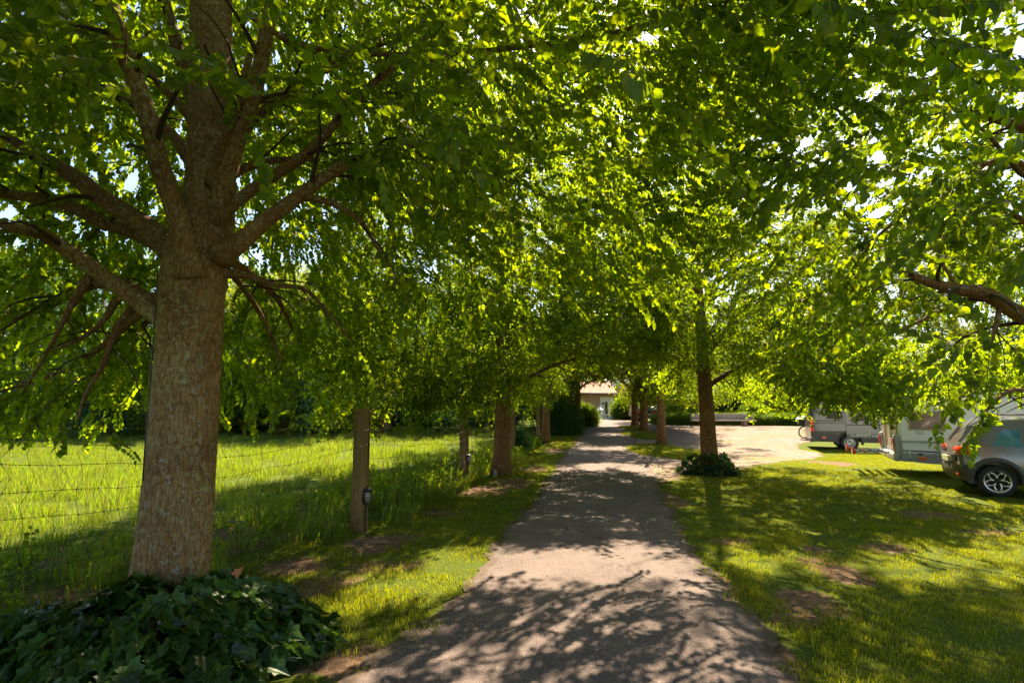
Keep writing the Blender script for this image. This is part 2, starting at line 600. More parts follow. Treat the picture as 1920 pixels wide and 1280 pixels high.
def ground():
    xs = np.concatenate([[-400, -200, -100, -60], np.arange(-40, -8, 1.0), np.arange(-8, 14, 0.2), np.arange(14, 45, 1.0), [60, 100, 200, 400]])
    ys = np.concatenate([[-200, -60, -20, -8, -3], np.arange(-1, 16, 0.2), np.arange(16, 40, 0.5), np.arange(40, 90, 2.0), [100, 140, 220, 400]])
    XX, YY = np.meshgrid(xs, ys)
    ZZ = np.array([[terrain(0, y)] * len(xs) for y in ys])
    n = len(xs)
    fine = (XX > -9) & (XX < 14) & (YY < 22)
    bumpz = (np.sin(XX * 1.9 + 0.3) * np.cos(YY * 1.3) * 0.012 + np.sin(XX * 4.3 + YY * 2.2) * 0.006) * fine
    ZZ = ZZ + np.minimum(bumpz, 0)
    vs = np.stack([XX.ravel(), YY.ravel(), ZZ.ravel()], 1)
    fs = [(j * n + i, j * n + i + 1, (j + 1) * n + i + 1, (j + 1) * n + i) for j in range(len(ys) - 1) for i in range(n - 1)]
    o = obj('ground', vs, fs, M['ground'])
    at_ = o.data.attributes.new('soil', 'FLOAT', 'POINT')
    at_.data.foreach_set('value', soil_value(XX.ravel(), YY.ravel()))
    tag(o, kind='structure')


ground()

# ------------------------------------------------------------------ foliage: sprigs that crowns are made of
LEAF_OUT = [(0, 0), (-0.07, 0.24), (0.10, 0.43), (0.36, 0.47), (0.62, 0.34), (0.84, 0.13), (1.0, 0.0)]


def leaf_shape(kind='lime'):
    if kind == 'lime':
        up = LEAF_OUT
    elif kind == 'ivy':
        up = [(0, 0), (-0.12, 0.20), (-0.05, 0.50), (0.22, 0.34), (0.42, 0.46), (0.55, 0.22), (1.0, 0.0)]
    else:
        up = [(0, 0), (0.45, 0.34), (1.0, 0.0)]
    def z(x, y): return 0.30 * abs(y) - 0.22 * x * x
    vs = [(x, y, z(x, y)) for x, y in up] + [(x, -y, z(x, y)) for x, y in up[1:-1]]
    n = len(up)
    f1 = list(range(n))[::-1]
    f2 = [0] + list(range(n, n + n - 2)) + [n - 1]
    return np.array(vs), [f1, f2]


def frame(d, roll=0.0):
    d = Vector(d).normalized()
    y = Vector((0, 0, 1)).cross(d)
    if y.length < 1e-3: y = Vector((0, 1, 0))
    y.normalize()
    z = d.cross(y)
    m = Matrix((d, y, z)).transposed()
    return m @ Matrix.Rotation(roll, 3, 'X')


def make_sprig(rg, kind, n_leaf, length, size, spread=0.0, mats=None, hang=0.5, thick=0.003, side=True):
    """unlinked mesh object: a leafy twig along +X; returns it with the leaf frames"""
    lv, lf = leaf_shape(kind)
    vs, fs, mi = [], [], []
    frames = []
    def curve(t):
        return Vector((t * length, 0.05 * length * math.sin(t * 5), -hang * 0.35 * length * t * t))
    if thick:
        mb = MB()
        mb.tube([curve(t) for t in (0, 0.33, 0.66, 1.0)], [thick, thick * 0.8, thick * 0.6, thick * 0.3], n=3, caps=False)
        vs += mb.v; fs += mb.f; mi += [1] * len(mb.f)
    for i in range(n_leaf):
        t = (i + 1) / n_leaf if side else rg.random()
        s = 1 if i % 2 else -1
        p = curve(t)
        if spread:
            p = p + Vector(rg.normal(0, spread, 3))
        if side and i < n_leaf - 1:
            d = Vector((0.55, s * (0.8 + rg.uniform(-.2, .2)), -hang * rg.uniform(0.5, 1.6)))
        else:
            d = Vector((rg.uniform(-0.3, 1), rg.uniform(-1, 1), -hang * rg.uniform(0.4, 1.8)))
        m = frame(d, rg.normal(0, 0.45))
        L = size * rg.uniform(0.55, 1.25)
        p = p + d.normalized() * size * 0.35
        A = np.array(m) * L
        pts = lv @ A.T + np.array(p)
        b = len(vs)
        vs.extend(map(tuple, pts))
        for f in lf:
            fs.append([q + b for q in f]); mi.append(0)
        mm = m.to_4x4(); mm = Matrix.Translation(p) @ mm @ Matrix.Scale(L, 4)
        frames.append(mm)
    me = bpy.data.meshes.new('sprig_mesh')
    me.from_pydata([tuple(v) for v in vs], [], fs)
    for m_ in mats: me.materials.append(m_)
    me.polygons.foreach_set('material_index', np.array(mi, dtype=np.int32))
    me.update()
    return bpy.data.objects.new('sprig', me), frames


def sprig_set(seed, k, *a, **kw):
    rg = np.random.default_rng(seed)
    return [make_sprig(rg, *a, **kw) for _ in range(k)]


SETS = {
    'near': sprig_set(1, 5, 'lime', 24, 0.55, 0.068, mats=[M['lime_leaf'], M['twig']], hang=0.75),
    'mid': sprig_set(2, 5, 'kite', 36, 0.75, 0.100, 0.05, mats=[M['lime_leaf'], M['twig']], hang=0.7, thick=0.004),
    'far': sprig_set(3, 4, 'kite', 60, 1.2, 0.17, 0.22, mats=[M['far_leaf'], M['twig']], hang=0.6, thick=0.006, side=False),
    'dark': sprig_set(4, 4, 'kite', 60, 1.1, 0.15, 0.22, mats=[M['dark_leaf'], M['twig']], hang=0.6, thick=0.006, side=False),
    'hedge': sprig_set(5, 4, 'kite', 50, 0.35, 0.065, 0.09, mats=[M['hedge_leaf'], M['twig']], hang=0.1, thick=0.003, side=False),
    'darkhedge': sprig_set(6, 4, 'kite', 50, 0.35, 0.075, 0.09, mats=[M['dark_leaf'], M['twig']], hang=0.1, thick=0.003, side=False),
    'ivy': sprig_set(8, 5, 'ivy', 12, 0.35, 0.085, 0.03, mats=[M['ivy_leaf'], M['twig']], hang=0.35, thick=0.003),
}


def euler_np(D, roll):
    """rotation (XYZ euler) whose x axis is D, with roll"""
    D = D / np.linalg.norm(D, axis=1, keepdims=True)
    up = np.array([0, 0, 1.0])
    Y = np.cross(up, D); n = np.linalg.norm(Y, axis=1, keepdims=True); Y = np.where(n < 1e-3, np.array([[0, 1.0, 0]]), Y / np.maximum(n, 1e-6))
    Z = np.cross(D, Y)
    c, s = np.cos(roll)[:, None], np.sin(roll)[:, None]
    Y2 = Y * c + Z * s; Z2 = -Y * s + Z * c
    ry = -np.arcsin(np.clip(D[:, 2], -1, 1)); rz = np.arctan2(D[:, 1], D[:, 0]); rx = np.arctan2(Y2[:, 2], Z2[:, 2])
    return np.stack([rx, ry, rz], 1)


def gn_group(sources):
    ng = bpy.data.node_groups.new('scatter', 'GeometryNodeTree')
    ng.interface.new_socket('Geometry', in_out='INPUT', socket_type='NodeSocketGeometry')
    ng.interface.new_socket('Geometry', in_out='OUTPUT', socket_type='NodeSocketGeometry')
    N, L = ng.nodes, ng.links
    gi = N.new('NodeGroupInput'); go = N.new('NodeGroupOutput')
    j = N.new('GeometryNodeJoinGeometry')
    for s in sources:
        oi = N.new('GeometryNodeObjectInfo')
        oi.inputs['Object'].default_value = s
        oi.inputs['As Instance'].default_value = True
        L.new(oi.outputs['Geometry'], j.inputs[0])
    ip = N.new('GeometryNodeInstanceOnPoints')
    ip.inputs['Pick Instance'].default_value = True
    L.new(gi.outputs[0], ip.inputs['Points'])
    L.new(j.outputs[0], ip.inputs['Instance'])
    def named(nm, typ):
        a = N.new('GeometryNodeInputNamedAttribute'); a.data_type = typ; a.inputs['Name'].default_value = nm
        return [s for s in a.outputs if s.enabled and s.name == 'Attribute'][0]
    L.new(named('idx', 'INT'), ip.inputs['Instance Index'])
    L.new(named('rot', 'FLOAT_VECTOR'), ip.inputs['Rotation'])
    L.new(named('scl', 'FLOAT'), ip.inputs['Scale'])
    L.new(ip.outputs[0], go.inputs[0])
    return ng


GROUPS = {}


def scatter(name, setname, P, E, S, parent=None, seed=0):
    """one object whose points carry leafy twigs"""
    P = np.asarray(P, dtype=np.float32)
    if setname not in GROUPS:
        GROUPS[setname] = gn_group([s[0] if isinstance(s, tuple) else s for s in SETS[setname]])
    me = bpy.data.meshes.new(name)
    me.vertices.add(len(P)); me.vertices.foreach_set('co', P.ravel())
    a = me.attributes.new('rot', 'FLOAT_VECTOR', 'POINT'); a.data.foreach_set('vector', np.asarray(E, dtype=np.float32).ravel())
    a = me.attributes.new('scl', 'FLOAT', 'POINT'); a.data.foreach_set('value', np.asarray(S, dtype=np.float32))
    a = me.attributes.new('idx', 'INT', 'POINT'); a.data.foreach_set('value', np.random.default_rng(seed).integers(0, len(SETS[setname]), len(P)).astype(np.int32))
    me.update()
    o = bpy.data.objects.new(name, me)
    COL.objects.link(o)
    md = o.modifiers.new('scatter', 'NODES'); md.node_group = GROUPS[setname]
    if parent: o.parent = parent
    tag(o, kind='stuff')
    return o


def vnoise(P, scale, seed):
    """cheap smooth 3D value noise in 0..1"""
    rg = np.random.default_rng(seed)
    n = 16
    tab = rg.random((n, n, n))
    Q = P * scale
    i = np.floor(Q).astype(int); f = Q - i; f = f * f * (3 - 2 * f)
    out = 0
    for dx in (0, 1):
        for dy in (0, 1):
            for dz in (0, 1):
                w = (f[:, 0] if dx else 1 - f[:, 0]) * (f[:, 1] if dy else 1 - f[:, 1]) * (f[:, 2] if dz else 1 - f[:, 2])
                out = out + w * tab[(i[:, 0] + dx) % n, (i[:, 1] + dy) % n, (i[:, 2] + dz) % n]
    return out


def bend(rg, a, b, k, wob, sag):
    a = Vector(a); b = Vector(b)
    L = (b - a).length
    pts = []
    ph = rg.uniform(0, 6.28, 3)
    for i in range(k + 1):
        t = i / k
        p = a.lerp(b, t)
        e = math.sin(math.pi * t)
        p += Vector((math.sin(t * 5 + ph[0]), math.sin(t * 6 + ph[1]), math.sin(t * 4 + ph[2]) * 0.6)) * wob * L * t
        p.z += sag * L * e
        pts.append(p)
    return pts


def branch_out(rg, limb, radii, mb2, sprigs, low, density=1.0, sub_len=1.3, start=0.3):
    """grow side branches and leafy twigs from a limb (points with radii)"""
    L = sum((limb[i + 1] - limb[i]).length for i in range(len(limb) - 1))
    k = max(3, int(L / 0.33 * density))
    for j in range(k):
        t = start + (1 - start) * (j + rg.random() * 0.6) / k
        q = t * (len(limb) - 1); i = min(int(q), len(limb) - 2); f = q - i
        p = limb[i].lerp(limb[i + 1], f)
        d = (limb[i + 1] - limb[i]).normalized()
        fr = frame(d)
        s = 1 if j % 2 else -1
        el = rg.uniform(-0.7, 0.5)
        dd = fr @ Vector((0.75, s * rg.uniform(0.5, 1.0), el))
        ln = (sub_len * (1.15 - 0.6 * t)) * rg.uniform(0.6, 1.25)
        e = p + dd.normalized() * ln
        e.z -= 0.22 * ln
        pts = bend(rg, p, e, 4, 0.06, 0.10)
        r0 = max(0.006, radii[min(i, len(radii) - 1)] * 0.38)
        mb2.tube(pts, [r0, r0 * 0.8, r0 * 0.62, r0 * 0.45, r0 * 0.25], n=5, caps=False)
        kk = max(3, int(ln / 0.20))
        for u in range(kk):
            tt = 0.25 + 0.75 * (u + rg.random()) / kk
            q2 = min(tt, 0.999) * 4; i2 = int(q2)
            pp = pts[i2].lerp(pts[i2 + 1], q2 - i2)
            d2 = (pts[i2 + 1] - pts[i2]).normalized()
            g = frame(d2) @ Vector((0.8, rg.uniform(-1, 1), rg.uniform(-0.8, 0.35)))
            sprigs.append((pp, g))
    tip = limb[-1]
    sprigs.append((tip, (limb[-1] - limb[-2])))


def crown_fill(rg, n, c, R, z0, zt, low_rim, asym=None, seed=1, clump=0.8, thr=0.42, core=1.2):
    """points spread through the shell of a crown: c centre xy, radius R, between the drooping underside and the dome"""
    out_p, out_d = [], []
    need = n; tries = 0
    while need > 0 and tries < 30:
        tries += 1
        m = int(need * 4) + 50
        th = rg.uniform(0, 2 * math.pi, m); rr = np.sqrt(rg.uniform(0.02, 1, m))
        Rm = R * (1 + 0.10 * np.sin(th * 3 + seed) + 0.07 * np.sin(th * 5 + seed * 2.3))
        if asym is not None: Rm = Rm * asym(th)
        top = z0 + (zt - z0) * np.sqrt(np.clip(1 - rr ** 2.2, 0, 1)) * 1.0 + 0.3
        bot = z0 + (low_rim - z0) * rr ** 2.0 + core * (1 - rr) ** 1.2
        u = rg.beta(0.75, 0.75, m)
        z = bot + (top - bot) * u
        # keep mostly the outer shell
        depth = np.minimum(1 - rr, np.minimum(u, 1 - u) * 1.3)
        keep = rg.random(m) < np.exp(-depth * 3.2)
        P = np.stack([c[0] + Rm * rr * np.cos(th), c[1] + Rm * rr * np.sin(th), z], 1)
        nz = vnoise(P + 40, clump, seed) * 0.65 + vnoise(P + 11, clump * 2.3, seed + 5) * 0.35
        keep &= nz > thr
        P = P[keep]; th = th[keep]; rr = rr[keep]
        D = np.stack([np.cos(th) * (0.4 + rr), np.sin(th) * (0.4 + rr), rg.uniform(-0.9, 0.35, len(th))], 1) + rg.normal(0, 0.45, (len(th), 3))
        out_p.append(P[:need]); out_d.append(D[:need]); need -= len(P[:need])
    return np.concatenate(out_p), np.concatenate(out_d)


def trunk_mesh(rg, mb, base, top, r0, r1, n=20, k=22, flare=1.35, burls=()):
    pts, rad = [], []
    for i in range(k + 1):
        t = i / k
        p = Vector(base).lerp(Vector(top), t)
        p += Vector((math.sin(t * 4.2 + 1) * 0.03, math.sin(t * 3.1) * 0.03, 0)) * (Vector(top) - Vector(base)).length * 0.12
        r = r0 + (r1 - r0) * t
        z = p.z - base[2]
        r *= 1 + (flare - 1) * math.exp(-z / 0.28)
        for bz, ba, bw in burls:
            r *= 1 + ba * math.exp(-((z - bz) / bw) ** 2)
        pts.append(p); rad.append(r)
    mb.tube(pts, rad, n=n, caps=True, wob=0.018, rg=rg)
    return pts, rad


ALL_PRUNE = []


LIT = [[G2(*q) for q in z] for z in (
    [(560, 1150), (700, 1060), (860, 1035), (1000, 1022), (1160, 1015), (1300, 1045), (1330, 1075), (1300, 1120), (1140, 1112), (1010, 1096), (900, 1108), (760, 1150)],
    [(1320, 1030), (1500, 1040), (1700, 1035), (1830, 985), (1800, 960), (1640, 925), (1500, 903), (1420, 895), (1400, 878), (1500, 862), (1700, 850), (1960, 850), (2300, 900), (2300, 1130), (1960, 1130), (1700, 1095), (1500, 1088), (1400, 1075)],
    [(1300, 905), (1240, 905), (1160, 880), (1100, 882), (1060, 878), (1080, 868), (1220, 868), (1300, 880), (1400, 880), (1560, 850), (1640, 800), (1400, 797), (1330, 797), (1250, 803), (1330, 830), (1330, 860), (1250, 862)],
    [(1090, 845), (1190, 845), (1190, 837), (1085, 837)], [(1095, 822), (1180, 820), (1180, 814), (1100, 815)], [(1112, 803), (1172, 801), (1172, 785), (1120, 785)],
    [(560, 860), (900, 850), (900, 822), (560, 822)], [(-200, 900), (260, 890), (260, 835), (-200, 835)])]


def lets_sun_in(P, D, rg):
    """gaps in the crowns: twigs that would shade the sunny places are mostly missing"""
    low = P[:, 2] < 3.3
    P = P + D / np.linalg.norm(D, axis=1, keepdims=True) * 0.27
    t = P[:, 2] / SUN.z
    gx_, gy_ = P[:, 0] - SUN.x * t, P[:, 1] - SUN.y * t
    gx_ = gx_ + 0.10 * np.sin(gy_ * 4.1) + rg.normal(0, .10, len(P)); gy_ = gy_ + 0.22 * np.sin(gx_ * 3.3) + 0.15 * np.sin(gx_ * 7.9) + rg.normal(0, .07, len(P))
    k = np.zeros(len(P), bool)
    for z in LIT: k |= pip(z, gx_, gy_)
    k0 = pip(LIT[0], gx_, gy_)
    return ~(k & (rg.random(len(P)) < np.where(low, 0.30, np.where((P[:, 2] > 7.5) & ~k0, 0.93, 0.998))))


def finish_crown(root, sprigs, setname, P2, D2, prune, seed, scale=1.0, explode=0, smin=0.8, smax=1.2):
    P = np.array([tuple(p) for p, d in sprigs]).reshape(-1, 3); D = np.array([tuple(d) for p, d in sprigs]).reshape(-1, 3)
    if P2 is not None:
        P = np.concatenate([P, P2]) if len(P) else P2
        D = np.concatenate([D, D2]) if len(D) else D2
    rg = np.random.default_rng(seed + 99)
    S = rg.uniform(smin, smax, len(P)) * scale
    keep = prune(P, D, S) if prune is not None else np.ones(len(P), bool)
    keep &= lets_sun_in(P, D, rg)
    # nothing grows into the lens
    keep &= np.linalg.norm(P - np.array([0, 0, CAMH]), axis=1) > 3.0
    P, D, S = P[keep], D[keep], S[keep]
    roll = rg.normal(0, 0.5, len(P))
    E = euler_np(D, roll)
    idx_ex = []
    if explode:
        x, y, f = project_np(P[:, 0] , P[:, 1], P[:, 2])
        vis = (x > 0) & (x < 1920) & (y > 0) & (y < 1280) & (f > 0.5)
        order = np.argsort(np.where(vis, f, 1e9))
        idx_ex = [int(i) for i in order[:explode] if vis[i]]
        proto = LEAF_PROTO[setname]
        twp = TWIG_PROTO
        for i in idx_ex:
            spr, frames = SETS[setname][i % len(SETS[setname])]
            from mathutils import Euler
            mw = Matrix.Translation(Vector(P[i])) @ Euler(E[i], 'XYZ').to_matrix().to_4x4() @ Matrix.Scale(float(S[i]), 4)
            tw = bpy.data.objects.new('twig', twp); COL.objects.link(tw); tw.parent = root
            tw.matrix_local = root.matrix_basis.inverted() @ mw
            for mm in frames:
                lo = bpy.data.objects.new('leaf', proto); COL.objects.link(lo); lo.parent = root
                lo.matrix_local = root.matrix_basis.inverted() @ mw @ mm
    mask = np.ones(len(P), bool); mask[idx_ex] = False
    P, E, S = P[mask], E[mask], S[mask]
    o = scatter('crown', setname, P - np.array(root.location), E, S, root, seed)
    return len(P)


def leaf_proto(kind, mat, name):
    lv, lf = leaf_shape(kind)
    me = bpy.data.meshes.new(name)
    me.from_pydata([tuple(v) for v in lv], [], lf)
    me.materials.append(mat)
    return me


LEAF_PROTO = {'near': leaf_proto('lime', M['lime_leaf'], 'leaf'), 'ivy': leaf_proto('ivy', M['ivy_leaf'], 'leaf')}
_m = MB(); _m.tube([Vector((t * .55, .0275 * math.sin(t * 5), -.75 * .35 * .55 * t * t)) for t in (0, .33, .66, 1)], [.003, .0025, .002, .001], n=3, caps=False)
_o = _m.build('twig', M['twig']); TWIG_PROTO = _o.data; bpy.data.objects.remove(_o)
NEAR_GROUP = None


def sm(pts, k=4):
    """Catmull-Rom through the points"""
    P = [Vector(p) for p in pts]
    P = [P[0] * 2 - P[1]] + P + [P[-1] * 2 - P[-2]]
    out = []
    for i in range(1, len(P) - 2):
        for j in range(k):
            t = j / k
            a, b, c, d = P[i - 1], P[i], P[i + 1], P[i + 2]
            out.append(0.5 * ((2 * b) + (c - a) * t + (2 * a - 5 * b + 4 * c - d) * t * t + (3 * b - a - 3 * c + d) * t ** 3))
    out.append(P[-2])
    return out


GROUP_TREES = 'lime trees lining the path'


# ---- the big lime at the left: limbs follow the photograph
def near_left_tree():
    rg = np.random.default_rng(21)
    Y0 = 4.75
    base = (at(322, 1142, Y0).x, Y0, 0.0)
    root = empty('lime_tree', 'biggest lime, its grey-brown trunk rising out of ivy beside the wire fence', 'tree', base, 0, GROUP_TREES)
    mb = MB()
    topp = at(392, 40, 4.9)
    top = Vector((topp.x, topp.y, topp.z))
    k = 26
    ctrl = [(322, 1142, 4.75, .405), (320, 1080, 4.75, .365), (338, 900, 4.75, .335), (352, 700, 4.75, .318), (358, 600, 4.76, .318), (364, 520, 4.77, .335), (376, 460, 4.78, .33), (392, 380, 4.8, .275), (396, 280, 4.85, .25), (396, 150, 4.9, .24), (396, 0, 4.95, .23)]
    pts = sm([at(a, b, c) for a, b, c, r in ctrl], 4)
    rad = list(0.84 * np.interp(np.arange(len(pts)) / 4.0, range(len(ctrl)), [c[3] for c in ctrl]))
    top_dir = (pts[-1] - pts[-2]).normalized()
    for s in range(1, 7):
        pts.append(pts[-1] + Vector((0.02 * s, 0.03, 0.75))); rad.append(rad[-1] * 0.82)
    mb.tube([p - Vector(base) for p in pts], rad, n=36, caps=True, wob=0.014, rg=rg)
    mb.build('trunk', M['bark'], root, smooth=True)
    spec = [  # px,py,depth,radius
        [(350, 640, 4.7, .10), (292, 592, 4.65, .085), (235, 548, 4.6, .082), (180, 508, 4.52, .08), (128, 470, 4.45, .078), (80, 440, 4.3, .06), (20, 425, 4.1, .045), (-60, 400, 3.9, .03)],
        [(350, 510, 4.8, .13), (295, 440, 4.75, .115), (245, 405, 4.7, .105), (190, 370, 4.7, .10), (130, 325, 4.8, .09), (70, 290, 5.0, .075), (0, 250, 5.2, .05)],
        [(330, 470, 4.95, .10), (255, 437, 5.0, .085), (200, 420, 5.0, .08), (130, 385, 5.0, .075), (60, 370, 5.0, .065), (0, 362, 5.0, .06), (-90, 350, 5.0, .04)],
        [(360, 520, 4.6, .14), (345, 450, 4.5, .115), (325, 380, 4.4, .105), (300, 310, 4.3, .095), (280, 230, 4.2, .09), (250, 140, 4.1, .09), (222, 60, 4.0, .085), (190, -60, 3.9, .06)],
        [(400, 420, 4.7, .11), (425, 330, 4.6, .10), (452, 240, 4.55, .095), (480, 160, 4.5, .085), (500, 60, 4.5, .08), (520, -60, 4.5, .06)],
        [(398, 350, 4.6, .07), (425, 260, 4.5, .055), (445, 190, 4.4, .045), (470, 100, 4.3, .03)],
        [(410, 410, 4.75, .09), (440, 380, 4.7, .07), (500, 338, 4.7, .062), (560, 300, 4.75, .06), (600, 265, 4.8, .055), (650, 205, 4.85, .05), (720, 140, 4.9, .045), (800, 70, 5.0, .035), (860, 10, 5.1, .02)],
        [(410, 480, 4.7, .12), (450, 455, 4.65, .10), (500, 412, 4.65, .085), (560, 368, 4.7, .075), (620, 325, 4.75, .068), (670, 300, 4.8, .055), (740, 280, 4.95, .045), (850, 265, 5.2, .03), (930, 330, 5.4, .02), (990, 348, 5.5, .012)],
        [(565, 368, 4.7, .04), (625, 382, 4.75, .034), (670, 410, 4.8, .032), (700, 450, 4.85, .028), (735, 510, 4.9, .024), (770, 568, 4.95, .012)],
        [(415, 510, 4.85, .06), (470, 518, 4.9, .04), (520, 535, 5.0, .034), (580, 548, 5.1, .025), (660, 640, 5.3, .012)],
        [(420, 330, 4.9, .07), (460, 315, 5.0, .055), (520, 300, 5.2, .04), (600, 300, 5.5, .02)],
        [(350, 560, 5.0, .10), (280, 560, 5.2, .08), (220, 530, 5.4, .075), (150, 540, 5.6, .065), (90, 575, 5.8, .05), (20, 600, 6.0, .03)],
        [(470, 30, 4.3, .03), (565, 86, 4.1, .026), (760, 103, 4.1, .026), (950, 92, 4.1, .026), (1150, 62, 4.1, .024), (1300, 24, 4.1, .02), (1400, -10, 4.1, .012)],
        [(415, 300, 4.95, .08), (480, 220, 5.0, .055), (540, 175, 5.0, .05), (620, 125, 5.05, .045), (750, 65, 5.1, .04), (850, 0, 5.2, .025)],
        [(400, 230, 5.0, .08), (470, 190, 5.6, .05), (620, 172, 6.2, .03), (800, 178, 6.8, .02)],
        [(390, 260, 5.0, .08), (340, 200, 5.3, .06), (270, 130, 5.6, .05), (200, 60, 5.9, .03)],
        [(380, 240, 5.0, .09), (330, 80, 4.9, .07), (300, -40, 4.8, .05)],
        [(380, 330, 5.0, .08), (300, 230, 5.5, .06), (200, 170, 6.0, .045), (80, 120, 6.6, .03)],
        [(170, 515, 4.55, .04), (130, 580, 4.6, .03), (100, 640, 4.7, .02), (40, 740, 4.9, .01)],
        [(220, 560, 4.75, .035), (190, 605, 4.8, .03), (150, 635, 4.85, .025), (105, 655, 4.9, .015)],
        [(250, 575, 4.8, .04), (215, 620, 4.85, .032), (195, 680, 4.9, .028), (160, 740, 5.0, .02), (145, 790, 5.1, .012)],
        [(400, 480, 5.0, .09), (450, 500, 6.0, .06), (520, 560, 7.0, .045), (560, 640, 7.6, .03)],
        [(370, 500, 5.1, .09), (330, 540, 6.2, .06), (260, 620, 7.2, .045), (160, 700, 8.0, .03)],
        [(340, 520, 5.0, .08), (250, 600, 5.9, .05), (130, 690, 6.6, .035), (-20, 740, 7.0, .02)],
        [(400, 500, 5.1, .07), (440, 520, 5.7, .045), (500, 610, 6.2, .03), (540, 720, 6.6, .015)],
    ]
    mb2 = MB(); sprigs = []
    for i, sp in enumerate(spec):
        pts = sm([at(a, b, c) for a, b, c, r in sp], 3)
        rad = list(0.84 * np.interp(np.arange(len(pts)) / 3.0, range(len(sp)), [c[3] for c in sp]))
        rad[:4] = [rad[q] * (1.32, 1.2, 1.1, 1.04)[q] for q in range(4)]
        lm = MB(); lm.tube([p - Vector(base) for p in pts], rad, n=14 if sp[1][3] > .05 else 8, wob=0.03, rg=rg)
        lm.build('limb', M['bark'] if i in (0, 3, 4, 7) else M['limb_bark'], root, smooth=True)
        branch_out(rg, pts, rad, mb2, sprigs, 1.5, density=0.75, sub_len=1.0, start=0.35)
    mb2.v = [tuple(Vector(v) - Vector(base)) for v in mb2.v]
    tag(mb2.build('side_branches', M['twig'], root, smooth=True), kind='stuff')
    c = (base[0], base[1])
    P2, D2 = crown_fill(rg, 7200, c, 5.0, 3.3, 10.0, 1.5, seed=4, thr=0.38, asym=lambda th: 1 + 0.36 * np.clip(np.cos(th - 0.70), 0, 1) ** 2)

    P3, D3 = crown_fill(rg, 7500, (c[0] - 0.6, c[1] - 0.3), 5.6, 5.8, 11.5, 5.0, seed=14, thr=0.34)
    P2 = np.concatenate([P2, P3]); D2 = np.concatenate([D2, D3])

    def prune(P, D, S):
        x, y, f = project_np(P[:, 0], P[:, 1], np.maximum(P[:, 2], 0.1))
        hd = np.hypot(P[:, 0] - c[0], P[:, 1] - c[1])
        k = P[:, 2] > 1.55
        front = P[:, 1] < base[1] + 0.5
        k &= ~(front & (P[:, 2] < 3.0))            # the side towards the path is pruned high
        k &= ~((hd < 1.3) & (P[:, 2] < 4.3))       # bare round the trunk
        k &= ~((P[:, 1] < base[1]) & (hd < 2.0) & (P[:, 2] < 4.1) & (P[:, 0] > base[0] - 0.9) & (rg.random(len(P)) < 0.85))
        k &= ~((P[:, 0] > -0.9) & (P[:, 2] < 3.4))
        return k
    pr0 = prune
    def prune(P, D, S):
        x, y, f = project_np(P[:, 0], P[:, 1], P[:, 2])
        return pr0(P, D, S) & ~((x > 230) & (x < 620) & (y < 500) & (P[:, 1] < 4.9) & (rg.random(len(P)) < 0.78))
    finish_crown(root, sprigs, 'near', P2, D2, prune, 5, explode=16)
    return root


near_left_tree()


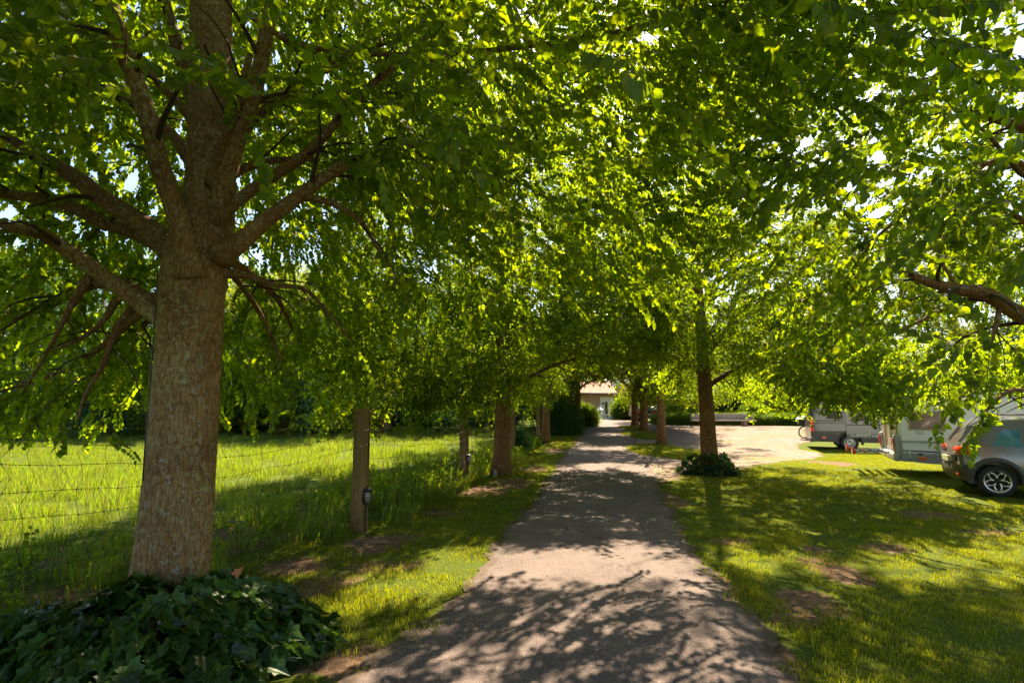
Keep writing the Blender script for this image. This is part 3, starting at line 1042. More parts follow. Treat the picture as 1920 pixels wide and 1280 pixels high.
# ---- the lime beyond the right edge of the picture: its limbs reach in
def near_right_tree():
    rg = np.random.default_rng(33)
    base = Vector((8.6, 6.4, 0.0))
    root = empty('lime_tree', 'lime beyond the right edge, its brown branches reaching over the lawn and parked car', 'tree', base, 0, GROUP_TREES)
    mb = MB()
    trunk_mesh(rg, mb, (0, 0, 0), (0.1, 0.1, 8.5), 0.33, 0.14)
    mb.build('trunk', M['bark'], root, smooth=True)
    mb2 = MB(); sprigs = []
    spec = [
        [(2180, 640, 6.2, .14), (2050, 640, 5.4, .12), (1960, 612, 4.9, .095), (1900, 582, 4.7, .085), (1850, 552, 4.6, .08), (1790, 542, 4.6, .07), (1740, 528, 4.6, .05), (1705, 512, 4.6, .035)],
        [(2200, 400, 6.2, .10), (2000, 270, 5.2, .075), (1910, 236, 4.9, .06), (1850, 218, 4.8, .05), (1800, 200, 4.8, .03)],
        [(2150, 300, 6.4, .07), (1980, 200, 5.2, .03), (1840, 140, 4.8, .02), (1705, 152, 4.6, .012)],
        [(2160, 350, 6.2, .09), (1960, 350, 5.0, .04), (1850, 250, 4.6, .02), (1750, 170, 4.5, .01)],
        [(2160, 420, 6.4, .10), (1990, 380, 5.8, .06), (1900, 300, 5.4, .05), (1780, 345, 5.4, .03), (1660, 430, 5.4, .018), (1600, 500, 5.5, .01)],
        [(2160, 500, 6.4, .10), (1970, 440, 5.4, .05), (1890, 395, 5.0, .03)],
        [(1875, 570, 4.65, .03), (1868, 610, 4.65, .026), (1855, 655, 4.65, .012)],
        [(1800, 545, 4.6, .02), (1760, 480, 4.6, .014), (1770, 440, 4.6, .01)],
        [(2180, 600, 6.4, .12), (2100, 700, 5.8, .06), (2000, 740, 5.2, .04), (1900, 730, 4.8, .025), (1850, 770, 4.6, .012)],
        [(2200, 300, 6.6, .12), (1980, 60, 6.6, .07), (1800, -60, 6.8, .05)],
        [(2200, 500, 7.0, .12), (1900, 420, 8.2, .07), (1700, 420, 9.2, .05), (1560, 440, 9.8, .03)],
        [(2200, 480, 6.8, .12), (1980, 500, 7.4, .07), (1820, 560, 8.0, .05), (1640, 640, 8.6, .02)],
    ]
    for sp in spec:
        pts = sm([at(a, b, c) for a, b, c, r in sp], 3)
        rad = list(np.interp(np.arange(len(pts)) / 3.0, range(len(sp)), [0.78 * c[3] for c in sp]))
        lm = MB(); lm.tube([p - base for p in pts], rad, n=12, wob=0.03, rg=rg)
        lm.build('limb', M['brown_bark'] if sp[1][3] > .04 else M['limb_bark'], root, smooth=True)
        branch_out(rg, pts, rad, mb2, sprigs, 1.5, density=0.75, sub_len=0.9, start=0.3)
    mb2.v = [tuple(Vector(v) - base) for v in mb2.v]
    tag(mb2.build('side_branches', M['twig'], root, smooth=True), kind='stuff')
    P2, D2 = crown_fill(rg, 4700, (base.x, base.y), 4.5, 3.4, 10.5, 1.9, seed=9, thr=0.40, asym=lambda th: 1 + 0.45 * np.clip(-np.cos(th), 0, 1) ** 2)

    # the drooping fringe on the far side, over the lawn in front of the vehicles
    n = 800
    Yf = rg.uniform(9.3, 12.6, n); pxf = rg.uniform(1470, 1990, n)
    Xf = (pxf - 960) / 960 * Yf
    bz = CAMH - (np.interp(pxf, [1470, 1540, 1620, 1700, 1790, 1900, 1990], [708, 728, 738, 745, 730, 700, 680]) + 16 * np.sin(pxf * 0.05) - 764) / 960 * Yf
    Zf = bz + rg.exponential(0.55, n)
    P3 = np.stack([Xf, Yf, Zf], 1); D3 = np.stack([rg.normal(0, .7, n), rg.normal(.2, .7, n), rg.normal(-.5, .4, n)], 1)
    P2 = np.concatenate([P2, P3]); D2 = np.concatenate([D2, D3])

    def prune(P, D, S):
        x, y, f = project_np(P[:, 0], P[:, 1], P[:, 2])
        k = (P[:, 2] > 1.7) & ~((P[:, 1] > 3) & (x < 1780) & (P[:, 2] < 2.9)) & ~((x > 1960) & (P[:, 2] < 2.6))
        k &= ~((x < 1500) & (P[:, 2] < 3.6)) & ~((y > 775) & (P[:, 1] > 2)) & ~((y > 700) & (x > 1850) & (P[:, 1] > 2))
        k &= ~((x > 1640) & (y > 455) & (y < 620) & (P[:, 1] < 5.1) & (rg.random(len(P)) < 0.8)) & ~((x > 1760) & (y > 130) & (y < 270) & (P[:, 1] < 5.3) & (rg.random(len(P)) < 0.7))
        k &= ~((y > 660) & (P[:, 1] > 2) & (rg.random(len(P)) < 0.45))
        return k | ((P[:, 1] > 9.2) & (P[:, 2] < 3.6) & (x > 1465) & (y < 790))
    finish_crown(root, sprigs, 'near', P2, D2, prune, 15, explode=16)


near_right_tree()


# ---- the other limes
def lime(label, base, r0, R, z0, H, low, setname, nfill, seed, fork=None, bark='bark', prune=None, group=GROUP_TREES, limbs=14, scale=1.0, name='lime_tree', first=None, thr=0.42):
    rg = np.random.default_rng(seed)
    base = Vector(base)
    root = empty(name, label, 'tree', base, 0, group)
    mb = MB()
    fl = first or z0 - 0.6
    lean = Vector((rg.uniform(-.2, .2), rg.uniform(-.2, .2), H * 0.86))
    pts, rad = trunk_mesh(rg, mb, (0, 0, 0), lean, r0, r0 * 0.25, n=20, k=20, flare=1.3)
    mb.build('trunk', M[bark], root, smooth=True)
    mb2 = MB(); sprigs = []
    if fork:
        fm = MB(); fp = sm([(0, 0, fork - .5), (.05, 0, fork), (.28, -.05, fork + .7), (.42, -.05, fork + 1.8), (.5, 0, fork + 3)], 3)
        fm.tube(fp, list(np.linspace(r0 * .8, r0 * .3, len(fp))), n=12, wob=.02, rg=rg); fm.build('limb', M[bark], root, smooth=True)
    for i in range(limbs):
        t = i / max(1, limbs - 1)
        z = fl + (H * 0.72 - fl) * t ** 1.1
        th = i * 2.399 + rg.uniform(-.3, .3)
        reach = R * (0.82 - 0.45 * t) * rg.uniform(0.8, 1.1)
        rise = (0.22 + 0.5 * t) * reach + 0.4
        q = z / lean.z
        p0 = Vector((lean.x * q, lean.y * q, z))
        e = p0 + Vector((math.cos(th) * reach, math.sin(th) * reach, rise))
        lp = bend(rg, p0, e, 7, 0.03, 0.10)
        lr = r0 * (0.34 - 0.16 * t)
        rd = [lr * (1 - 0.8 * k / 7) for k in range(8)]
        lm = MB(); lm.tube(lp, rd, n=8, wob=0.03, rg=rg)
        lm.build('limb', M['limb_bark'], root, smooth=True)
        wp = [p + base for p in lp]
        branch_out(rg, wp, rd, mb2, sprigs, low, density=0.6 if setname != 'near' else 0.8, sub_len=1.4, start=0.3)
    mb2.v = [tuple(Vector(v) - base) for v in mb2.v]
    tag(mb2.build('side_branches', M['twig'], root, smooth=True), kind='stuff')
    P2, D2 = crown_fill(rg, nfill, (base.x, base.y), R, base.z + z0, base.z + H, base.z + low, seed=seed, thr=thr, core=0.3)

    def pr(P, D, S):
        k = P[:, 2] > base.z + low * 0.95
        hd = np.hypot(P[:, 0] - base.x, P[:, 1] - base.y)
        k &= ~((hd < 1.0) & (P[:, 2] < base.z + z0 - 0.1))
        if prune is not None: k &= prune(P, D, S)
        return k
    finish_crown(root, sprigs, setname, P2, D2, pr, seed, scale)
    return root


def over_path(P, D, S):
    """kept clear above the path"""
    lx = np.interp(P[:, 1], [p[1] for p in PATH_L], [p[0] for p in PATH_L]); rx = np.interp(P[:, 1], [p[1] for p in PATH_R], [p[0] for p in PATH_R])
    on = (P[:, 0] > lx - 0.6) & (P[:, 0] < rx + 0.6)
    return ~(on & (P[:, 2] < 3.3 + 1.0 * (P[:, 1] > 22) + 0.5 * (P[:, 1] > 32)))


bL2 = ground_at(938, 889); bL3 = ground_at(1022, 829); bL4 = ground_at(1083, 802)
bR1 = ground_at(1330, 888); bR2 = ground_at(1240, 836); bR3 = ground_at(1207, 811); bR4 = ground_at(1190, 799)

def r1_prune(P, D, S):
    k = over_path(P, D, S)
    k &= ~((P[:, 1] < bR1.y - 3.4) & (P[:, 0] < bR1.x + 1.5))
    return k & ~((P[:, 0] < bR1.x + 2.2) & (P[:, 2] < 2.75)) & ~((P[:, 1] < bR1.y - 1.5) & (P[:, 0] < bR1.x + 3.6) & (P[:, 2] < 2.6)) & ~(P[:, 2] < 1.9)


lime('brown lime trunk between second fence post and path, leaves hanging low over the fence', bL2, 0.25, 4.4, 2.8, 11.5, 1.7, 'mid', 4400, 41, prune=over_path, bark='brown_bark')
lime('forked lime beside the path, third back in the fence row', bL3, 0.22, 3.9, 3.1, 12.0, 1.9, 'mid', 2900, 42, fork=1.9, prune=over_path, bark='brown_bark')
lime('small dark lime trunk behind the wooden trestle at the far end of the fence row', bL4, 0.25, 3.4, 3.2, 8.0, 2.3, 'far', 800, 43, prune=over_path, bark='brown_bark')
lime('brown lime trunk with a skirt of ivy at its foot, where lawn meets gravel', bR1, 0.235, 4.6, 3.0, 12.0, 1.5, 'mid', 4800, 44, prune=r1_prune, bark='brown_bark')
lime('lime trunk standing in the largest oval grass island between path and gravel', bR2, 0.22, 4.0, 3.0, 12.5, 2.3, 'mid', 3000, 45, prune=over_path, bark='brown_bark')
lime('lime trunk with upswept limbs in the middle, smaller grass island', bR3, 0.26, 3.4, 3.0, 9.0, 2.3, 'far', 800, 46, prune=over_path, bark='brown_bark')
lime('slim lime trunk on the farthest small grass island, in front of the dark car', bR4, 0.25, 3.4, 3.0, 9.0, 2.3, 'far', 800, 47, prune=over_path, bark='brown_bark')

# trees beyond the fence, behind the gravel and behind the houses
GF = 'trees beyond the meadow'
for i, (x, y, R, H, low, st, lab) in enumerate([
        (-8.0, 33.0, 4.8, 9.0, 0.7, 'dark', 'dark blue-green tree standing in the meadow just behind the first fence post'),
        (-19.5, 34.0, 5.2, 10.5, 1.3, 'far', 'broad pale green tree in the meadow, seen to the left of the biggest trunk'),
        (-14.5, 36.0, 5.5, 11.0, 0.8, 'far', 'round tree at the meadow edge, seen between the biggest trunk and the first fence post'),
        (-2.0, 38.0, 5.0, 10.0, 0.5, 'dark', 'dark tree at the meadow edge behind the second lime trunk'),
        (-27.0, 33.0, 6.0, 12.0, 0.6, 'dark', 'dark tree at the meadow edge near the left side'),
        (-38.0, 34.0, 7.0, 13.0, 0.5, 'far', 'leftmost tree at the far meadow edge'),
        (-20.0, 46.0, 7.0, 14.0, 0.4, 'far', 'tall tree behind the pink farmhouse'),
        (-7.0, 52.0, 7.0, 14.0, 0.4, 'dark', 'tall dark tree far behind the fence row')]):
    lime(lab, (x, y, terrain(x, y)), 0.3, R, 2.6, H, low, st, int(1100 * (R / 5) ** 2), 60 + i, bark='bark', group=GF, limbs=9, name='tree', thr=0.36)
GB = 'trees behind the gravel yard'
for i, (x, y, R, H, low, st, lab) in enumerate([
        (16.5, 48.0, 5.5, 18.0, 2.2, 'far', 'bright green tree behind the long bench'),
        (25.5, 45.0, 6.0, 19.0, 1.6, 'far', 'bright green tree behind the grey campervan'),
        (36.0, 41.0, 6.5, 18.0, 0.8, 'far', 'tree behind the white motorhome'),
        (45.0, 34.0, 6.5, 12.0, 0.6, 'dark', 'dark tree behind the parked car at the right edge'),
        (31.0, 60.0, 7.5, 15.0, 0.5, 'dark', 'tall dark tree far behind the campervan'),
        (7.0, 78.0, 6.5, 13.0, 0.5, 'far', 'tall tree behind the pink house'),
        (21.0, 74.0, 6.0, 12.0, 0.5, 'dark', 'dark tree behind the dark car'),
        (-3.0, 64.0, 6.5, 12.0, 0.4, 'dark', 'dark tree to the left of the pink house')]):
    lime(lab, (x, y, terrain(x, y)), 0.3, R, 3.2, H, low, st, int(1000 * (R / 5) ** 2), 80 + i, bark='bark', group=GB, limbs=9, name='tree', thr=0.36)

# ------------------------------------------------------------------ grass
def blades(seed, n, size, hmin, hmax, w, mat, lean=0.4, mats2=None, frac2=0.0):
    rg = np.random.default_rng(seed)
    vs, fs, mi = [], [], []
    for i in range(n):
        x, y = rg.uniform(-size / 2, size / 2, 2)
        h = rg.uniform(hmin, hmax); th = rg.uniform(0, 6.283); ln = rg.uniform(0, lean) * h; ph = rg.uniform(0, 6.283)
        dx, dy = math.cos(th) * w / 2, math.sin(th) * w / 2
        lx, ly = math.cos(ph) * ln, math.sin(ph) * ln
        b = len(vs)
        vs += [(x - dx, y - dy, -0.01), (x + dx, y + dy, -0.01), (x + dx * .8 + lx * .35, y + dy * .8 + ly * .35, h * .55), (x - dx * .8 + lx * .35, y - dy * .8 + ly * .35, h * .55), (x + lx, y + ly, h * (1 - 0.25 * ln / h))]
        fs += [(b, b + 1, b + 2, b + 3), (b + 3, b + 2, b + 4)]
        k = 1 if (mats2 and rg.random() < frac2) else 0
        mi += [k, k]
    me = bpy.data.meshes.new('blades')
    me.from_pydata(vs, [], fs)
    me.materials.append(mat)
    if mats2: me.materials.append(mats2)
    me.polygons.foreach_set('material_index', np.array(mi, dtype=np.int32)); me.update()
    return bpy.data.objects.new('blades', me)


SETS['lawn'] = [blades(10 + i, 190, 0.40, 0.012, 0.038, 0.005, M['grass'], 1.0, M['dry_grass'], 0.10) for i in range(4)]
SETS['tuft'] = [blades(20 + i, 100, 0.28, 0.03, 0.09, 0.005, M['grass'], 1.1, M['dry_grass'], 0.06) for i in range(4)]
SETS['meadow'] = [blades(30 + i, 110, 0.50, 0.12, 0.38, 0.008, M['meadow_grass'], 0.7, M['dry_grass'], 0.16) for i in range(4)]
SETS['straw'] = [blades(40 + i, 40, 0.30, 0.01, 0.03, 0.004, M['dry_grass'], 3.0) for i in range(3)]
rgw = np.random.default_rng(77)
SETS['weed'] = [make_sprig(rgw, 'lime', 26, 0.45, 0.058, 0.012, mats=[M['meadow_grass'], M['twig']], hang=0.12, thick=0.004) for _ in range(4)]


def cand(x0, x1, y0, y1, dens, seed):
    rg = np.random.default_rng(seed)
    n = int((x1 - x0) * (y1 - y0) * dens)
    return rg.uniform(x0, x1, n), rg.uniform(y0, y1, n), rg


def lr(y):
    return np.interp(y, [p[1] for p in PATH_L], [p[0] for p in PATH_L]), np.interp(y, [p[1] for p in PATH_R], [p[0] for p in PATH_R])


def zt(y):
    t = np.clip((y - 22) / 16, 0, 1)
    return 0.5 * t * t * (3 - 2 * t)


def fx(y):
    return np.where(y < 8, -2.3 + 0.391 * (y - 8), -2.3 + 0.2157 * (y - 8))


def put(name, st, x, y, rg, s0, s1, keep, tilt=0.08, up=False):
    x, y = x[keep], y[keep]; n = len(x)
    P = np.stack([x, y, zt(y)], 1)
    if up:
        D = np.stack([rg.normal(0, .25, n), rg.normal(0, .25, n), np.ones(n)], 1); E = euler_np(D, rg.uniform(0, 6.28, n))
    else:
        E = np.stack([rg.normal(0, tilt, n), rg.normal(0, tilt, n), rg.uniform(0, 6.28, n)], 1)
    return scatter(name, st, P, E, rg.uniform(s0, s1, n) * (0.65 + 0.75 * patchy(x, y, 0.45, 31)), None, 3)


def patchy(x, y, sc, seed):
    return vnoise(np.stack([x, y, np.zeros_like(x)], 1) + 50, sc, seed)


# lawn at the right
x, y, rg = cand(1.0, 24, 2.2, 23, 18, 1)
l, r = lr(y); so = soil_value(x, y)
inside = (x > r + 0.06) & ~pip(GRAVEL, x, y) & (x < y * 1.12 + 1.5)
put('lawn_grass', 'lawn', x, y, rg, 0.7, 1.15, inside & (rg.random(len(x)) > so * 1.3) & (patchy(x, y, 1.1, 4) > 0.12))
x, y, rg = cand(1.0, 8, 2.2, 9, 16, 2)
l, r = lr(y); so = soil_value(x, y)
put('lawn_grass', 'tuft', x, y, rg, 0.5, 1.0, (x > r + 0.10) & (x < y * 1.12 + 1) & (so < 0.25) & ((patchy(x, y, 0.7, 8) > 0.48) | ((x - r) < 0.5)) & (rg.random(len(x)) < np.clip(1.3 - (y - 4.0) / 4, 0.12, 1)))
# verge between fence and path
x, y, rg = cand(-6, 9, 2.2, 40, 17, 3)
l, r = lr(y); so = soil_value(x, y)
put('verge_grass', 'lawn', x, y, rg, 0.7, 1.2, (x > fx(y) - 0.4) & (x < l - 0.05) & (rg.random(len(x)) > so * 1.25) & (patchy(x, y, 1.4, 6) > 0.14))
x, y, rg = cand(-6, 4, 2.2, 22, 9, 4)
l, r = lr(y); so = soil_value(x, y)
put('verge_grass', 'tuft', x, y, rg, 0.45, 0.95, (x > fx(y) - 0.2) & (x < l - 0.10) & (so < 0.35) & (patchy(x, y, 0.9, 16) > 0.5))
# spill of grass over the path edges, straw on the bare soil
x, y, rg = cand(-3, 5, 2.4, 26, 8, 5)
l, r = lr(y); so = soil_value(x, y)
put('edge_grass', 'tuft', x, y, rg, 0.25, 0.55, (((np.abs(x - l) < 0.09) | (np.abs(x - r) < 0.09)) & (y < 26)) & ~((y > 14.5) & (x > l + 1)))
x, y, rg = cand(-6, 8, 2.4, 12, 14, 6)
so = soil_value(x, y); l, r = lr(y)
put('dry_straw', 'straw', x, y, rg, 0.7, 1.2, (so > 0.15) & ((x < l) | (x > r)))
# meadow
x, y, rg = cand(-34, 2, 2.0, 34, 5.0, 7)
put('meadow_grass', 'meadow', x, y, rg, 0.45, 1.0, (x < fx(y) - 0.25) & (x > -y * 1.15 - 3) & (rg.random(len(x)) < np.clip(1.4 - y / 30, 0.3, 1)))
x, y, rg = cand(-14, 2, 2.5, 26, 18, 8)
d = fx(y) - x
put('nettles', 'weed', x, y, rg, 0.4, 1.0, (d > -0.15) & (d < 3.2) & (rg.random(len(x)) < np.clip(1.0 - d / 3.0, 0, 1)) & (patchy(x, y, 0.8, 12) > 0.35), up=True)
x, y, rg = cand(-6, 2, 2.5, 20, 10, 9)
d = fx(y) - x
put('long_grass', 'meadow', x, y, rg, 0.5, 1.0, (d > -0.30) & (d < 0.5) & (patchy(x, y, 0.8, 12) > 0.3))


# ---- grass islands round the trees on the gravel
def island(cx, cy, rx, ry, h, label=None):
    g = ground_at(cx, cy); a = abs(ground_at(cx + rx, cy).x - g.x); b = abs(ground_at(cx, cy - ry).y - ground_at(cx, cy + ry).y) / 2
    c2 = ground_at(cx, cy)
    yc = (ground_at(cx, cy - ry).y + ground_at(cx, cy + ry).y) / 2
    vs, fs = [], []
    K = 40
    rgl = np.random.default_rng(int(cx))
    edge = [1 + 0.08 * math.sin(3 * t) + 0.05 * math.sin(7 * t + 1) for t in np.linspace(0, 6.283, K, endpoint=False)]
    rings = 6
    for i in range(rings + 1):
        q = i / rings
        for k in range(K):
            w = 2 * math.pi * k / K
            X = c2.x + math.cos(w) * a * q * edge[k]; Y = yc + math.sin(w) * b * q * edge[k]
            vs.append((X, Y, terrain(X, Y) + 0.02 + h * (1 - q * q) - (0.03 if i == rings else 0)))
    for i in range(rings):
        for k in range(K):
            k2 = (k + 1) % K
            fs.append((i * K + k, i * K + k2, (i + 1) * K + k2, (i + 1) * K + k))
    o = obj('grass_island', vs, fs, M['ground'], smooth=True)
    tag(o, kind='structure')
    n = int(a * b * math.pi * 16)
    th = rgl.uniform(0, 6.283, n); q = np.sqrt(rgl.random(n)) * 0.97
    X = c2.x + np.cos(th) * a * q; Y = yc + np.sin(th) * b * q
    P = np.stack([X, Y, zt(Y) + 0.02 + h * (1 - q * q)], 1)
    scatter('island_grass', 'lawn', P, np.stack([np.zeros(n), np.zeros(n), rgl.uniform(0, 6.28, n)], 1), rgl.uniform(0.9, 1.7, n), None, 2)


for (c, a, b) in ISLANDS:
    island(c[0], c[1], a, b, 0.10)

# ------------------------------------------------------------------ ivy
SETS['ivyleaf'] = [bpy.data.objects.new('ivy_leaf', LEAF_PROTO['ivy'])]


def ivy(label, cx, cy, rx, ry, h, n, size, parts, hole, seed, group='ivy at the feet of the limes'):
    rg = np.random.default_rng(seed)
    root = empty('ivy', label, 'ivy', (cx, cy, terrain(cx, cy)), 0, group)
    K = 28; vs = []; fs = []
    for i in range(7):
        q = i / 6
        for k in range(K):
            w = 6.28318 * k / K
            e = 1 + 0.12 * math.sin(3 * w + seed) + 0.08 * math.sin(5 * w)
            vs.append((math.cos(w) * rx * q * e * .93, math.sin(w) * ry * q * e * .93, max(-0.02, 0.72 * (h * (1 - q ** 2.2)) - 0.05)))
    for i in range(6):
        for k in range(K):
            fs.append((i * K + k, i * K + (k + 1) % K, (i + 1) * K + (k + 1) % K, (i + 1) * K + k))
    obj('stem_mass', vs, fs, M['ivy_under'], root, smooth=True)
    th = rg.uniform(0, 6.283, n); q = np.sqrt(rg.random(n)) ** 0.9
    e = 1 + 0.12 * np.sin(3 * th + seed) + 0.08 * np.sin(5 * th)
    X = np.cos(th) * rx * q * e; Y = np.sin(th) * ry * q * e
    lump = 0.45 + 1.0 * vnoise(np.stack([X, Y, X * 0], 1) + 30, 3.0, seed)
    Z = h * (1 - q ** 2.2) * lump + rg.uniform(-0.05, 0.08, n) + 0.03
    D = np.stack([np.cos(th) + rg.normal(0, .7, n), np.sin(th) + rg.normal(0, .7, n), rg.uniform(-1.0, 0.1, n)], 1)
    E = euler_np(D, rg.normal(0, 0.6, n)); S = rg.uniform(0.6, 1.25, n) * size
    P = np.stack([X, Y, Z], 1)
    d = np.linalg.norm(P + np.array(root.location) - np.array([0, 0, CAMH]), axis=1)
    vis = P[:, 1] + cy > 2.2
    order = np.argsort(np.where(vis, d - rg.random(n) * 1.2, 99))[:parts]
    from mathutils import Euler
    for i in order:
        lo = bpy.data.objects.new('leaf', LEAF_PROTO['ivy']); COL.objects.link(lo); lo.parent = root
        lo.location = P[i]; lo.rotation_euler = E[i]; lo.scale = (S[i],) * 3
    m = np.ones(n, bool); m[order] = False
    scatter('foliage', 'ivyleaf', P[m], E[m], S[m], root, seed)
    # climbing stems up the trunk
    return root


M['ivy_under'] = simple('ivy_under', (0.014, 0.022, 0.008), 0.9, var=0.4, nscale=12, bumps=0.8)
r_ = ivy('large dark green ivy mound spreading in front of the biggest trunk', -2.72, 3.95, 1.32, 1.05, 0.42, 3000, 0.125, 280, 0, 5)
ivy('small ivy clump round the foot of the lime where lawn meets gravel', bR1.x + 0.02, bR1.y - 0.12, 0.80, 0.6, 0.50, 700, 0.12, 60, 0, 6)

# ------------------------------------------------------------------ hedges, bushes
def bushy(name, label, cat, n, st, shape, seed, group=None, smin=0.8, smax=1.2):
    """shape(rg, n) -> P, D in world"""
    rg = np.random.default_rng(seed)
    P, D = shape(rg, n)
    c = P.mean(0); c[2] = P[:, 2].min()
    root = empty(name, label, cat, tuple(c), 0, group)
    mb = MB()
    for k in range(5):
        i = rg.integers(0, len(P)); q = P[i] - c
        mb.tube([(q[0] * .25, q[1] * .25, 0), (q[0] * .5, q[1] * .5, q[2] * .5), (q[0] * .9, q[1] * .9, q[2] * .9)], [.03, .02, .01], n=5)
    tag(mb.build('stems', M['twig'], root), kind='stuff')
    scatter('foliage', st, P - c, euler_np(D, rg.normal(0, .6, len(P))), rg.uniform(smin, smax, len(P)), root, seed)
    return root


def box_shape(p0, p1, depth, h):
    def f(rg, n):
        t = rg.random(n); x = p0[0] + (p1[0] - p0[0]) * t; y = p0[1] + (p1[1] - p0[1]) * t + rg.uniform(0, depth, n)
        u = rg.random(n); top = rg.random(n) < depth / (depth + h) * 0.8
        z = np.where(top, h * (0.93 + .1 * rg.random(n)), h * u)
        y = np.where(top | (rg.random(n) < .25), y, p0[1] + (p1[1] - p0[1]) * t + rg.uniform(0, 0.15, n))
        z = z * (0.9 + 0.2 * vnoise(np.stack([x, y, y * 0], 1) + 20, 0.8, 3))
        z = z + zt(y)
        D = np.stack([rg.normal(0, 1, n), rg.normal(-.6, .8, n), rg.normal(.5, .7, n)], 1)
        return np.stack([x, y, z], 1), D
    return f


def ball_shape(c, rx, ry, rz, zc):
    def f(rg, n):
        v = rg.normal(0, 1, (n, 3)); v /= np.linalg.norm(v, axis=1, keepdims=True); v[:, 2] = np.abs(v[:, 2]) * np.where(rg.random(n) < .8, 1, -.5)
        k = 0.82 + 0.22 * vnoise(v * 2 + 9, 1.2, 4)
        P = np.stack([c[0] + v[:, 0] * rx * k, c[1] + v[:, 1] * ry * k, zt(np.full(n, c[1])) + zc + v[:, 2] * rz * k], 1)
        return P, v + rg.normal(0, .5, (n, 3))
    return f


def gx(px, Y):
    return (px - 960) / 960.0 * Y * (1 / 1.0)


bushy('hedge', 'low clipped light green hedge running behind and beside the long bench', 'hedge', 2600, 'hedge', box_shape((gx(1222, 40), 40.2), (gx(1560, 38), 39.0), 0.8, 0.6), 1)
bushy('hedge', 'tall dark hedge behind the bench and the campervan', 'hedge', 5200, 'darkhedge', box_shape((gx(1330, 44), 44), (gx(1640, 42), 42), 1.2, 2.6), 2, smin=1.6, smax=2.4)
bushy('bush', 'round bright green bush right of the bench back', 'bush', 700, 'hedge', ball_shape((gx(1412, 40.6), 40.9), 0.95, 0.8, 0.85, 0.6), 3)
bushy('bush', 'loose green bush between the second and third right-hand limes', 'bush', 700, 'hedge', ball_shape((gx(1275, 42), 42), 1.2, 0.8, 1.0, 0.6), 4)
bushy('bush', 'small rounded yellow-green bush right beside the dark car', 'bush', 450, 'hedge', ball_shape((gx(1252, 43), 43), 0.7, 0.6, 0.9, 0.5), 5)
bushy('bush', 'green bush beside the fence of the pink house, left of the folded parasol', 'bush', 900, 'hedge', ball_shape((gx(1172, 58), 58), 1.1, 1.0, 1.3, 0.7), 6, smin=1.5, smax=2.2)
bushy('bush', 'leafy yellow-green bush at the path edge beside the wooden trestle', 'bush', 900, 'hedge', ball_shape((gx(1098, 38), 38.5), 0.5, 1.2, 0.7, 0.4), 7, smin=1, smax=1.6)
bushy('bush', 'dark ivy-like bush left of the trestle under the far lime', 'bush', 900, 'darkhedge', ball_shape((gx(1052, 31), 31), 0.85, 0.8, 0.95, 0.5), 8, smin=1, smax=1.4)
bushy('bush', 'tall shrub behind the third lime of the fence row', 'bush', 1300, 'hedge', ball_shape((gx(1044, 34), 34.3), 0.65, 0.8, 1.2, 1.1), 9, smin=1.3, smax=1.8)
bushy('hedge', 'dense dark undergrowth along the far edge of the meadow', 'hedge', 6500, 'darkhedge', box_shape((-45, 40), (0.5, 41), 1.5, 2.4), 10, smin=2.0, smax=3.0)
bushy('ivy_clump', 'ivy climbing the third fence post', 'ivy', 160, 'darkhedge', ball_shape((gx(966, 21), 21.2), 0.25, 0.2, 0.45, 0.3), 11, group='ivy at the feet of the limes')

# ------------------------------------------------------------------ fence with its posts and lamps
def wood_mat(name, c0, c1, moss=0.5, sc=1.0, lie=False):
    m = bpy.data.materials.new(name)
    N, L = nodes_of(m); p = N['Principled BSDF']
    tc = N.new('ShaderNodeTexCoord'); mp = N.new('ShaderNodeMapping'); mp.inputs['Scale'].default_value = (0.7 * sc, 14 * sc, 14 * sc) if lie else (14 * sc, 14 * sc, 0.7 * sc)
    L.new(tc.outputs['Object'], mp.inputs[0])
    n = noise(N, L, mp.outputs[0], 1.0, 6, 0.6, 0.6)
    r = ramp(N, [(0.3, c0), (0.7, c1)]); L.new(n.outputs[0], r.inputs[0])
    n2 = noise(N, L, tc.outputs['Object'], 2.3, 4, 0.6)
    r2 = ramp(N, [(0.42, (0, 0, 0)), (0.62, (moss, moss, moss))]); L.new(n2.outputs[0], r2.inputs[0])
    c = mixc(N, L, r2.outputs[0], r.outputs[0], (0.10, 0.115, 0.02))
    mp3 = N.new('ShaderNodeMapping'); mp3.inputs['Scale'].default_value = (0.5 * sc, 30 * sc, 30 * sc) if lie else (30 * sc, 30 * sc, 0.5 * sc); L.new(tc.outputs['Object'], mp3.inputs[0])
    n3 = noise(N, L, mp3.outputs[0], 1.0, 3, 0.5, 0.2); r3 = ramp(N, [(0.30, (0.25, 0.22, 0.2)), (0.36, (1, 1, 1))]); L.new(n3.outputs[0], r3.inputs[0])
    c = mixc(N, L, 1.0, c, r3.outputs[0], 'MULTIPLY')
    L.new(c, p.inputs['Base Color']); p.inputs['Roughness'].default_value = 0.85; p.inputs['Specular IOR Level'].default_value = 0.2
    L.new(bump(N, L, r3.outputs[0], 0.7, 0.01, bump(N, L, n.outputs[0], 0.6, 0.01)), p.inputs['Normal'])
    return m


M['post'] = wood_mat('post_wood', (0.14, 0.065, 0.025), (0.30, 0.17, 0.065), 0.5)
M['grey_wood'] = wood_mat('grey_wood', (0.20, 0.16, 0.13), (0.40, 0.34, 0.28), 0.2)
M['bench_wood'] = wood_mat('bench_wood', (0.26, 0.20, 0.15), (0.46, 0.38, 0.31), 0.15, 0.5, True)
M['wire'] = simple('galvanised_wire', (0.045, 0.040, 0.036), 0.5, 0.6)
M['black'] = simple('black_plastic', (0.012, 0.012, 0.013), 0.45)
M['lamp_glass'] = simple('frosted_lens', (0.45, 0.40, 0.28), 0.3)

